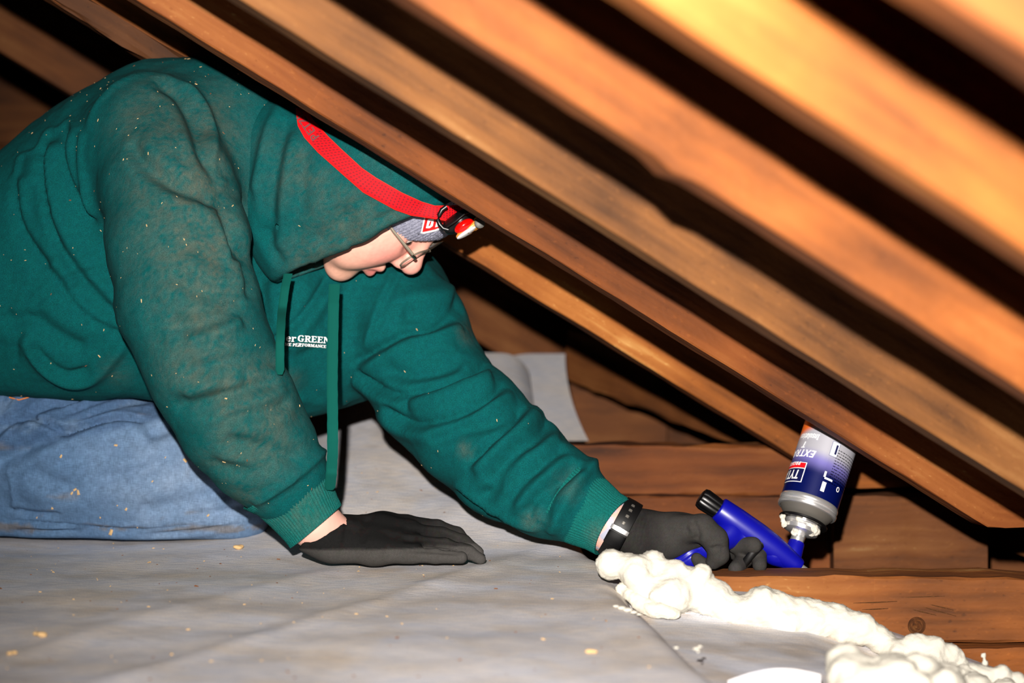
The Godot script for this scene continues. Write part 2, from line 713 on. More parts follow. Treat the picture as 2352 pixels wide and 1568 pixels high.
func make_materials() -> void:
	# wood: grain along u, 1 m to a tile
	var w := 1024
	var h := 512
	var g1 := noise_bytes(w, h, 16, 1, 3, 0.045, 5)
	var g2 := noise_bytes(w, h, 4, 2, 9, 0.012, 4)
	var g3 := noise_bytes(w, h, 2, 1, 21, 0.12, 3)
	var val := PackedFloat32Array()
	val.resize(w * h)
	var hgt := PackedByteArray()
	hgt.resize(w * h)
	for i in w * h:
		var f := g1[i] / 255.0
		var p := g2[i] / 255.0
		var s := g3[i] / 255.0
		var t := 0.5 + (f - 0.5) * 0.45 + (p - 0.5) * 0.75
		if s > 0.74:
			t += (s - 0.74) * 0.9
		if s < 0.24:
			t -= (0.24 - s) * 1.2
		val[i] = t
		hgt[i] = clampi(int((f * 0.6 + s * 0.4) * 255.0), 0, 255)
	var wood := color_tex(w, h, val, [[0.0, Color(0.286, 0.176, 0.091)], [0.3, Color(0.455, 0.281, 0.137)], [0.55, Color(0.552, 0.344, 0.163)], [0.8, Color(0.637, 0.428, 0.228)], [1.0, Color(0.780, 0.660, 0.455)]])
	var wood_h := tex(w, h, hgt, Image.FORMAT_L8)
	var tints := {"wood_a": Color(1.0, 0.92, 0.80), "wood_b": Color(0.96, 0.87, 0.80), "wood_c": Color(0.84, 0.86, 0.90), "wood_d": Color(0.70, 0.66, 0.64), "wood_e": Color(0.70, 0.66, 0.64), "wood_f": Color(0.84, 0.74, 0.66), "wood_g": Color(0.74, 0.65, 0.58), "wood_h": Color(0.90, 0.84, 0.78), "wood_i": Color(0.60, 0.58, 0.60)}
	for k: String in tints:
		var m := mat(tints[k], 0.75, 0.0, 0.35)
		m.albedo_texture = wood
		m.uv1_scale = Vector3(1.0, 2.0, 1.0)
		m.vertex_color_use_as_albedo = true
		M[k] = bump(m, wood_h, 0.10)
	# membrane: grey spun fabric, streaked along x, with brown dust
	g1 = noise_bytes(512, 512, 8, 1, 5, 0.14, 4)
	g2 = noise_bytes(512, 512, 4, 2, 31, 0.008, 4)
	g3 = noise_bytes(512, 512, 1, 1, 8, 0.22, 2)
	var out := PackedByteArray()
	out.resize(512 * 512 * 3)
	hgt.resize(512 * 512)
	for i in 512 * 512:
		var f := (g1[i] - 127.5) / 255.0
		var p := (g2[i] - 127.5) / 255.0
		var s := (g3[i] - 127.5) / 255.0
		var l := 0.85 + f * 0.15 + s * 0.13
		var warm := clampf(p * 0.06 + f * 0.06, -0.02, 0.04)
		out[i * 3] = clampi(int((l + warm) * 255.0), 0, 255)
		out[i * 3 + 1] = clampi(int((l - 0.004 + warm * 0.2) * 255.0), 0, 255)
		out[i * 3 + 2] = clampi(int((l + 0.004 - warm * 1.1) * 255.0), 0, 255)
		hgt[i] = clampi(int(127 + f * 150 + s * 120), 0, 255)
	var cloth := tex(512, 512, out)
	var cloth_h := tex(512, 512, hgt, Image.FORMAT_L8)
	var mm := mat(Color(1, 1, 1), 0.85, 0.0, 0.3)
	mm.albedo_texture = cloth
	mm.uv1_scale = Vector3(3.6, 3.6, 1.0)
	mm.vertex_color_use_as_albedo = true
	M.membrane = bump(mm, cloth_h, 0.06)
	# fleece: fine fuzz
	g1 = noise_bytes(512, 512, 1, 1, 15, 0.16, 3)
	g2 = noise_bytes(512, 512, 1, 1, 16, 0.03, 3)
	out.resize(512 * 512 * 3)
	hgt.resize(512 * 512)
	for i in 512 * 512:
		var f := (g1[i] - 127.5) / 255.0
		var l := 0.86 + f * 0.40 + (g2[i] - 127.5) / 255.0 * 0.12
		for c in 3:
			out[i * 3 + c] = clampi(int(l * 255.0), 0, 255)
		hgt[i] = g1[i]
	var fuzz := tex(512, 512, out)
	var fuzz_h := tex(512, 512, hgt, Image.FORMAT_L8)
	M.fuzz_h = fuzz_h
	var fl := triplanar(mat(Color.WHITE, 0.95, 0.0, 0.25), 7.0)
	fl.albedo_texture = fuzz
	fl.vertex_color_use_as_albedo = true
	M.fleece = bump(fl, fuzz_h, 0.06)
	var fr := mat(Color(0.026, 0.403, 0.3705), 0.95, 0.0, 0.25)
	M.ribbing = fr
	M.lace = mat(Color(0.013, 0.2925, 0.26), 0.9, 0.0, 0.25)
	# denim: crossed threads, worn pale
	g1 = noise_bytes(512, 512, 1, 8, 51, 0.11, 3)
	g2 = noise_bytes(512, 512, 8, 1, 52, 0.11, 3)
	g3 = noise_bytes(512, 512, 1, 1, 53, 0.012, 4)
	for i in 512 * 512:
		var f := (g1[i] + g2[i]) / 510.0 - 0.5
		var p := g3[i] / 255.0 - 0.5
		var l := 0.82 + f * 0.42 + p * 0.15
		out[i * 3] = clampi(int(l * 0.98 * 255.0), 0, 255)
		out[i * 3 + 1] = clampi(int(l * 255.0), 0, 255)
		out[i * 3 + 2] = clampi(int((l + 0.02) * 255.0), 0, 255)
	var dn := triplanar(mat(Color.WHITE, 0.85, 0.0, 0.3), 13.0)
	dn.albedo_texture = tex(512, 512, out)
	dn.vertex_color_use_as_albedo = true
	M.denim = bump(dn, fuzz_h, 0.05)
	# skin
	var sk := triplanar(mat(Color.WHITE, 0.48, 0.0, 0.45), 14.0)
	sk.vertex_color_use_as_albedo = true
	M.skin = bump(sk, fuzz_h, 0.01)
	# glove: black knit with a coated palm
	var gl := triplanar(mat(Color.WHITE, 0.85, 0.0, 0.18), 16.0)
	gl.albedo_texture = fuzz
	gl.vertex_color_use_as_albedo = true
	M.glove = bump(gl, fuzz_h, 0.04)
	var bn := triplanar(mat(Color(0.728, 0.728, 0.7735), 0.95, 0.0, 0.2), 16.0)
	bn.albedo_texture = color_tex(512, 512, _floats(g2, g1), [[0.0, Color(0.30, 0.31, 0.36)], [0.5, Color(0.78, 0.79, 0.84)], [1.0, Color(1, 1, 1)]])
	M.knit = bump(bn, fuzz_h, 0.08)
	# foam
	var fo := triplanar(mat(Color(0.80, 0.785, 0.735), 0.75, 0.0, 0.3), 9.0)
	M.foam = bump(fo, fuzz_h, 0.05)
	M.red_strap = mat(Color(0.91, 0.0195, 0.091), 0.7)
	M.strap_edge = mat(Color(0.93, 0.286, 0.13), 0.6)
	M.strap_print = mat(Color(0.351, 0.039, 0.065), 0.7)
	M.black_plastic = mat(Color(0.0286, 0.0286, 0.0338), 0.36, 0.0, 0.5)
	M.black_rubber = mat(Color(0.039, 0.039, 0.0416), 0.5, 0.0, 0.4)
	M.red_plastic = mat(Color(0.93, 0.0325, 0.0195), 0.22)
	M.amber_plastic = mat(Color(0.858, 0.572, 0.247), 0.25)
	M.grey_plastic = mat(Color(0.26, 0.2535, 0.234), 0.5)
	M.white_plastic = mat(Color(0.93, 0.93, 0.93), 0.3)
	M.chrome = mat(Color(0.93, 0.93, 0.93), 0.25, 0.8)
	M.steel = mat(Color(0.78, 0.754, 0.702), 0.32, 1.0)
	M.dull_steel = mat(Color(0.442, 0.429, 0.403), 0.5, 0.5)
	M.blue_plastic = triplanar(mat(Color(0.026, 0.0364, 0.546), 0.36, 0.0, 0.5), 5.0)
	M.frame_metal = mat(Color(0.546, 0.507, 0.442), 0.35, 0.35)
	var glass := mat(Color(1, 1, 1, 0.06), 0.03)
	glass.transparency = BaseMaterial3D.TRANSPARENCY_ALPHA
	M.glass = glass
	M.ink_white = mat(Color(0.93, 0.93, 0.93), 0.6)
	M.ink_navy = mat(Color(0.039, 0.065, 0.26), 0.45)
	M.ink_grey = mat(Color(0.429, 0.442, 0.546), 0.5)
	M.ink_red = mat(Color(0.93, 0.065, 0.104), 0.4)
	M.patch_red = mat(Color(0.884, 0.065, 0.065), 0.8)
	M.thread_white = mat(Color(0.93, 0.93, 0.93), 0.85)
	M.grid_thread = mat(Color(0.93, 0.93, 0.93), 0.7)
	M.chip = mat(Color(0.80, 0.66, 0.46), 0.8)
	M.chip_dark = mat(Color(0.442, 0.273, 0.1495), 0.85)
	M.stitch = mat(Color(0.806, 0.468, 0.208), 0.8)
	M.eye_white = mat(Color(0.858, 0.78, 0.741), 0.15)
	M.eye_dark = mat(Color(0.13, 0.091, 0.065), 0.1)


func _floats(p: PackedByteArray, q: PackedByteArray) -> PackedFloat32Array:
	var f := PackedFloat32Array()
	f.resize(512 * 512)
	for i in 512 * 512:
		f[i] = clampf((p[i] * 0.7 + q[i] * 0.3) / 255.0, 0.0, 1.0)
	return f


# ------------------------------------------------------------------ the attic
func along() -> Vector3:
	return Vector3(cos(YAW), 0, -sin(YAW))


func away() -> Vector3:
	return Vector3(-sin(YAW), 0, -cos(YAW))


func plan(t: float, n: float, y: float) -> Vector3:      # t along the rafters' run, n away from the lens
	return Vector3(EYE.x, 0, EYE.z) + along() * t + away() * n + Vector3(0, y, 0)


func slab(called: String, p: Vector3, dir: Vector3, side: Vector3, up: Vector3, l: float, w: float, h: float, m: Material) -> void:
	tag(obj(called, board(p, dir, side, up, l, w, h, 0.0, 5, null, 0.6), m), "", "", "", "structure")


func make_shell() -> void:
	var r := along()
	var n := away()
	var y := Vector3.UP
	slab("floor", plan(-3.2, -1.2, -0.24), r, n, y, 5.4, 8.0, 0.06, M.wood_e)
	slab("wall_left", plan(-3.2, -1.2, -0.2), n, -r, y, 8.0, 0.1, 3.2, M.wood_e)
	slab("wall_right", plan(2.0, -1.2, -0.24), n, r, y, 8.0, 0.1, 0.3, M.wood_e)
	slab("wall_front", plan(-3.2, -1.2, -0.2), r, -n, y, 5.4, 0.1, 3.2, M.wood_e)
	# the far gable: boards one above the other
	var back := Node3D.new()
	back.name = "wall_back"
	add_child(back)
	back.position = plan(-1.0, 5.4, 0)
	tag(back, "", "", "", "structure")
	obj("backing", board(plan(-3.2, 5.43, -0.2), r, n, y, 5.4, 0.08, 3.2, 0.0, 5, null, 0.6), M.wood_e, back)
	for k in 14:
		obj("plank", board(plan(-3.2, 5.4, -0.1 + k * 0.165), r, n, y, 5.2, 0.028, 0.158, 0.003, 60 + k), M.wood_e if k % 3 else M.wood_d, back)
	# roof boards above the rafters
	var roof := Node3D.new()
	roof.name = "ceiling"
	add_child(roof)
	roof.position = plan(0, 2, 0.9)
	tag(roof, "", "", "", "structure")
	var s := slope()
	var w := square()
	var o := EYE + y * ROOF_H
	obj("roof_deck", board(o - s * 3.8 + w * 0.19 - n * 1.2, s, n, w, 6.2, 8.0, 0.03, 0.0, 4, null, 0.6), M.wood_e, roof)
	for k in 30:
		obj("roof_board", board(o - s * (3.6 - k * 0.19) + w * 0.158 - n * 1.2, n, s, w, 7.0, 0.18, 0.03, 0.001, 80 + k, null, 0.3), M.wood_e, roof)


func slope() -> Vector3:
	return along() * cos(PITCH) - Vector3.UP * sin(PITCH)


func square() -> Vector3:
	return along() * sin(PITCH) + Vector3.UP * cos(PITCH)


func make_rafters() -> void:
	var s := slope()
	var w := square()
	var n := away()
	# distance from the lens, material, thickness, lift, label
	var list := [
		[4.01, "wood_d", 0.05, 0.0, 0.0, "wide rafter tinted darker brown behind the worker's back in the upper left corner"],  # tinted darker than the nearer rafters
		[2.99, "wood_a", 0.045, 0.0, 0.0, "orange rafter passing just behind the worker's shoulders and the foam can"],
		[2.565, "wood_f", 0.045, 0.0, 0.0, "sharp reddish brown rafter crossing in front of the worker's hood"],
		[2.18, "wood_c", 0.045, 0.0, 0.0, "dusty grey brown rafter second in front of the worker's hood"],
		[1.74, "wood_b", 0.045, 0.0, 0.0, "notched bright orange rafter third in front of the worker's hood"],
		[1.355, "wood_a", 0.045, 0.0, 0.0, "blurred pale orange rafter in the upper right of the picture"],
		[1.03, "wood_b", 0.045, 0.0, 0.0, "blurred rafter nearest the lens at the top right corner"],
	]
	for i in list.size():
		var a: Array = list[i]
		var o: Vector3 = EYE + Vector3.UP * ROOF_H + n * a[0]
		var start := -2.4
		var notch := 0.69 if i == 4 else -9.0
		var cut := func(q: Vector3) -> Vector3:
			var x := q.x + start
			var low := (0.036 - o.y + x * sin(PITCH)) / cos(PITCH)
			if q.z < 0.08 and notch > -5.0:                # a ragged step in the lower edge
				q.z -= 0.0045 * smoothstep(notch - 0.012, notch + 0.004, x) * (1.0 - smoothstep(notch + 0.006, notch + 0.032, x))
			q.z = clampf(q.z, minf(low, 0.149), 0.16)
			return q
		var length := 2.4 + (o.y - 0.036) / sin(PITCH) + 0.13 / tan(PITCH) + 0.1
		var m := board(o + s * start, s, n, w, length, a[2], 0.155, 0.0006, 18 + i * 7, cut, 0.02, Color.WHITE, 0.0015)
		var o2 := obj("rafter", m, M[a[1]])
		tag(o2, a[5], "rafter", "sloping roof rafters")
		if i == 1:                                        # bark left on the upper run of this one
			var rough := board(o + s * -0.7 - n * 0.004, s, n, w, 1.22, 0.006, 0.026, 0.0022, 91, null, 0.012)
			obj("bark_edge", rough, M.wood_i, o2)


func edge_x(z: float) -> float:          # right edge of the upper membrane
	var p := [[-1.6, 0.29], [-1.9, 0.24], [-2.115, 0.2015], [-2.39, 0.167], [-2.6, 0.14], [-2.785, 0.135], [-2.95, 0.09], [-3.2, 0.05], [-3.6, 0.03], [-4.6, 0.0]]
	for i in p.size() - 1:
		if z >= p[i + 1][0]:
			var t := clampf((z - p[i][0]) / (p[i + 1][0] - p[i][0]), 0.0, 1.0)
			return lerpf(p[i][1], p[i + 1][1], t)
	return p[-1][1]


func floor_y(x: float, z: float, nz: FastNoiseLite) -> float:
	var y := nz.get_noise_2d(x * 0.8, z) * 0.005 + nz.get_noise_2d(x * 3.0 + 9.0, z * 2.0) * 0.0009
	var rise := maxf(0.0, -z - 2.86)
	y += 0.235 * rise * rise / (rise + 0.08) * smoothstep(-0.45, -0.2, x)
	# soft wrinkles running to the front right
	var q := (x * 0.75 + z * 0.35)
	y += 0.003 * exp(-((q + 0.99) / 0.012) ** 2) + 0.0022 * exp(-((q + 1.12) / 0.016) ** 2)
	return y - 0.004


func grid_mesh(nx: int, nzn: int, at: Callable, col: Callable, uvs := 1.0) -> ArrayMesh:
	var v := PackedVector3Array(); var idx := PackedInt32Array(); var c := PackedColorArray(); var uv := PackedVector2Array()
	for j in nzn + 1:
		for i in nx + 1:
			var p: Vector3 = at.call(float(i) / nx, float(j) / nzn)
			v.append(p)
			c.append(col.call(p))
			uv.append(Vector2(p.x, p.z - p.y) * uvs)
	for j in nzn:
		for i in nx:
			var a := j * (nx + 1) + i
			idx.append_array([a, a + nx + 1, a + 1, a + 1, a + nx + 1, a + nx + 2])
	return to_mesh(v, idx, c, uv)


func make_floor() -> void:
	var nz := FastNoiseLite.new()
	nz.seed = 77
	nz.frequency = 2.6
	nz.fractal_octaves = 3
	var dust := FastNoiseLite.new()
	dust.seed = 5
	dust.frequency = 9.0
	dust.fractal_octaves = 5
	var o := thing("floor_membrane", "grey spun membrane sheet spread over the attic floor under the worker", "membrane", Vector3(-0.4, 0, -2.6))
	var surf := func(s: float, t: float) -> Vector3:
		var z := lerpf(-1.55, -3.75, t)
		var ex := edge_x(z)
		var x := lerpf(-1.5, ex, pow(s, 0.75))
		var y := floor_y(x, z, nz)
		var e := maxf(0.0, x - ex + 0.05) / 0.05
		y -= 0.055 * e * e * e * lerpf(0.45, 1.0, smoothstep(-2.74, -2.55, z))
		return Vector3(x, y, z)
	var tint := func(p: Vector3) -> Color:
		var b := dust.get_noise_2d(p.x * 0.7, p.z)
		# brown dust gathers where knees and sleeves have rubbed, and beside the foam
		var brown := smoothstep(0.05, 0.5, b + 0.5 * exp(-((p.x - 0.03) ** 2 + (p.z + 2.62) ** 2) / 0.02) + 0.2 * exp(-((p.x + 0.3) ** 2 + (p.z + 2.5) ** 2) / 0.06))
		return Color(0.93, 0.92, 0.93).lerp(Color(0.70, 0.56, 0.38), brown * 0.32)
	obj("sheet", grid_mesh(180, 150, surf, tint), M.membrane, o)
	# second layer, lower, running under the first and turned up against the joist
	var o2 := thing("lower_membrane", "lower grey membrane strip beside the joist under the foam bead", "membrane", Vector3(0.3, -0.06, -2.5))
	var surf2 := func(s: float, t: float) -> Vector3:
		var x := lerpf(0.02, 0.75, s)
		var z := lerpf(-1.6, -2.712, t)
		var y := -0.037 - 0.10 * maxf(x - 0.176, -0.05) - 0.25 * maxf(0.0, x - 0.32) + nz.get_noise_2d(x * 1.5 + 3.0, z * 1.5) * 0.004
		y += 0.022 * smoothstep(-2.60, -2.68, z) * smoothstep(0.10, 0.16, x)
		return Vector3(x, y, z)
	var tint2 := func(p: Vector3) -> Color:
		var b := smoothstep(-0.1, 0.5, dust.get_noise_2d(p.x, p.z + 4.0))
		return Color(0.93, 0.92, 0.93).lerp(Color(0.72, 0.57, 0.40), b * 0.55)
	obj("sheet", grid_mesh(90, 110, surf2, tint2), M.membrane, o2)
	# the weave's pale grid on the turned up strip
	var wv := SurfaceTool.new()
	wv.begin(Mesh.PRIMITIVE_TRIANGLES)
	for k in 46:
		var x := 0.16 + k * 0.0062
		wv.append_from(_thread([surf2.call((x - 0.02) / 0.73, 0.918), surf2.call((x - 0.02) / 0.73, 0.926), surf2.call((x - 0.02) / 0.73, 0.938), surf2.call((x - 0.02) / 0.73, 0.955)]), 0, Transform3D.IDENTITY)
	for k in 6:
		var line := []
		for j in 24:
			line.append(surf2.call((0.16 + j * 0.0124 - 0.02) / 0.73, 0.92 + k * 0.0058))
		wv.append_from(_thread(line), 0, Transform3D.IDENTITY)
	var grid := obj("reinforcing_grid", wv.commit(), M.grid_thread, o2)
	grid.set_meta("kind", "stuff")
	# a scrap stood up at the back
	var o3 := thing("membrane_scrap", "pale grey membrane scrap hanging behind the worker's outstretched arm", "membrane", pt(1220, 1000, 3.5))
	var surf3 := func(s: float, t: float) -> Vector3:
		var u := lerpf(lerpf(1040, 1298, s), lerpf(1060, 1352, s), t * t)
		var vv := lerpf(lerpf(850, 812, smoothstep(0.0, 0.7, s)), 1012, t)
		return pt(u, vv, 3.95 - 0.42 * t + 0.012 * sin(s * 5.0 + t * 2.0))
	obj("sheet", grid_mesh(24, 24, surf3, func(p): return Color(0.93, 0.92, 0.93)), M.membrane, o3)
	# loose white flap at the front edge
	var o4 := thing("membrane_flap", "blurred white membrane flap at the bottom edge left of the foam pile", "membrane", pt(1790, 1560, 2.2))
	var surf4 := func(s: float, t: float) -> Vector3:
		var u := lerpf(1672, 1885, s)
		var top := 1562.0 - 22.0 * sin(PI * clampf(s * 0.95, 0, 1)) - 10.0 * s
		return pt(u, lerpf(top, 1690, t), 2.26 - 0.03 * t)
	obj("sheet", grid_mesh(30, 10, surf4, func(p): return Color(0.9, 0.9, 0.92)), M.membrane, o4)


func _thread(pts: Array) -> ArrayMesh:
	var up := []
	for p: Vector3 in pts:
		up.append(p + Vector3(0, 0.0008, 0.0008))
	return tube(up, 0.00028, 4, false)


# ------------------------------------------------------------------ joists, blocking and planks at the eave
func beam(called: String, label: String, p: Vector3, q: Vector3, h: float, depth: float, m: Material, seed_: int, category := "beam", wear := 0.003, bend = null) -> MeshInstance3D:
	var dir := (q - p).normalized()
	var side := dir.cross(Vector3.UP).normalized()      # away from the lens when dir runs to the right
	if side.z > 0: side = -side
	var up := side.cross(dir).normalized()
	if up.y < 0: up = -up
	var mesh := board(p, dir, side, up, (q - p).length(), depth, h, wear, seed_, bend, 0.02)
	var o := obj(called, mesh, m)
	tag(o, label, category)
	return o


func make_timbers() -> void:
	# the joist in front of the gun: its top drops a little towards the right
	var drop := func(q: Vector3) -> Vector3:
		if q.z > 0.03:
			q.z -= 0.011 * smoothstep(0.36, 0.47, q.x)
		return q
	var joist := beam("floor_joist", "brown floor joist with a dusty top behind the long foam bead", pt(1560, 1476, 2.735), pt(1560, 1476, 2.735) + Vector3(0.75, 0, 0), 0.075, 0.075, M.wood_h, 201, "joist", 0.002, drop)
	# a knot and a few pale splinters torn from its face
	var face := 2.735
	obj("knot", lathe(pt(2105, 1436, face + 0.002), Vector3(0, 0, 1), [[0.0, 0.0105], [0.0026, 0.0100], [0.0030, 0.0086], [0.0024, 0.0078], [0.0029, 0.0055], [0.0026, 0.003], [0.0027, 0.0]], 28), M.wood_d, joist)
	for q in [[2100, 1388, 2196, 1414], [2120, 1384, 2190, 1400], [2090, 1398, 2150, 1412], [2060, 1372, 2170, 1368], [1960, 1385, 2060, 1380], [1980, 1400, 2040, 1396]]:
		var p0 := pt(q[0], q[1], face)
		var p1 := pt(q[2], q[3], face)
		obj("splinter", tube([p0 + Vector3(0, 0, -0.001), p0.lerp(p1, 0.5) + Vector3(0, 0, 0.001), p1 + Vector3(0, 0, 0.0014)], [0.0004, 0.0010, 0.0003], 6, true, 0.6), M.wood_c, joist)
	beam("wall_plate", "orange brown timber lying under the joist at the right edge", pt(1900, 1585, 2.72), pt(1900, 1585, 2.72) + Vector3(0.6, 0, 0), 0.048, 0.09, M.wood_a, 207, "beam")
	# blocking behind the gun
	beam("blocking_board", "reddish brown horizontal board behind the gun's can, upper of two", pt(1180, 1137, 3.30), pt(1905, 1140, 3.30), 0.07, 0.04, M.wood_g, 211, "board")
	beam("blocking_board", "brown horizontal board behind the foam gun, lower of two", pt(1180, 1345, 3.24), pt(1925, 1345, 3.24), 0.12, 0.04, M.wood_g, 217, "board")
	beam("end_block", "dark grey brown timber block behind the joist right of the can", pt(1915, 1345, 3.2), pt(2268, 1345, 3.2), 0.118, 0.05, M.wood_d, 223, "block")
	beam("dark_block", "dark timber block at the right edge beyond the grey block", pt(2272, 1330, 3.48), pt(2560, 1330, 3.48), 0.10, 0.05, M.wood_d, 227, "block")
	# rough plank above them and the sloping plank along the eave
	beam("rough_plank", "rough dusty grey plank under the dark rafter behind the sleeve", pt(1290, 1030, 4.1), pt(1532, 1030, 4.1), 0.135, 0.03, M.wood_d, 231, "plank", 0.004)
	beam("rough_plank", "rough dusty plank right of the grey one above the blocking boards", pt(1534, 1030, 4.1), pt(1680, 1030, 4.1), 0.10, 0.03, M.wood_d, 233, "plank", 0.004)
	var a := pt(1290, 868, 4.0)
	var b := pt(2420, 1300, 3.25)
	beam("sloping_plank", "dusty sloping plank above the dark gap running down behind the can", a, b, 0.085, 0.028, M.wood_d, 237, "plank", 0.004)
	# dusty debris on the plank's ledge


# ------------------------------------------------------------------ the worker
func pts4(list: Array) -> Array:          # [u, v, d, r] -> [Vector3, radius in metres]
	var out := []
	for p in list:
		out.append([pt(p[0], p[1], p[2]), p[3] * p[2] / LENS])
	return out


var head_o := Vector3.ZERO
var head_b := Basis()


func hp(f: float, u: float, r: float) -> Vector3:       # head frame in millimetres: forward, up, to his right
	return head_o + (head_b.x * f + head_b.y * u + head_b.z * r) * 0.001


var hoodie_v := PackedVector3Array()
var hoodie_n := PackedVector3Array()
var hoodie_f := {}
var hood_v := PackedVector3Array()
var hood_n := PackedVector3Array()
var hood_f := {}
var jeans_v := PackedVector3Array()
var jeans_f := {}
var blotch := FastNoiseLite.new()
var grain := FastNoiseLite.new()


# dirt rubbed into the fleece: patches [u, v, d, radius, amount], broken up by noise
func dirty(v: PackedVector3Array, base: Color, dirt: Color, patches: Array, gate: float) -> PackedColorArray:
	var c := PackedColorArray()
	c.resize(v.size())
	var pp := []
	for q in patches:
		pp.append([pt(q[0], q[1], q[2]), 1.0 / pow(q[3] * q[2] / LENS, 2.0), q[4]])
	for i in v.size():
		var p := v[i]
		var s := 0.0
		for q in pp:
			var e: Vector3 = p - q[0]
			if absf(e.z) < gate:
				var g: float = (e.x * e.x + e.y * e.y) * q[1]
				if g < 5.0:
					s += q[2] * exp(-g)
		if s > 0.01:
			var b := blotch.get_noise_3dv(p) * 0.55 + grain.get_noise_3dv(p) * 0.6
			s = clampf((1.0 - exp(-s)) * (0.30 + b * 0.62), 0.0, 0.55)
		var shade := 1.0 + grain.get_noise_3dv(p * 2.0) * 0.12
		c[i] = (base * shade).lerp(dirt, s)
		c[i].a = 1.0
	return c


func make_person() -> void:
	blotch.seed = 12
	blotch.frequency = 28.0
	blotch.fractal_octaves = 4
	grain.seed = 13
	grain.frequency = 190.0
	grain.fractal_octaves = 2
	# the head looks down to the right, its crown tipped a little towards the lens
	head_o = pt(889, 408, 2.9)
	var th := deg_to_rad(56.0)
	var roll := deg_to_rad(16.0)
	var f := Vector3(cos(th), -sin(th), 0)
	var u0 := Vector3(sin(th), cos(th), 0)
	head_b = Basis(f, u0 * cos(roll) + Vector3(0, 0, 1) * sin(roll), -u0 * sin(roll) + Vector3(0, 0, 1) * cos(roll))

	var man := thing("person", "person in green hoodie and jeans kneeling and leaning low to work a foam gun", "person", pt(250, 1233, 3.0))
	make_body(man)
	make_hoodie(man)
	make_hood(man)
	make_jeans(man)
	make_gloves(man)
	make_beanie(man)


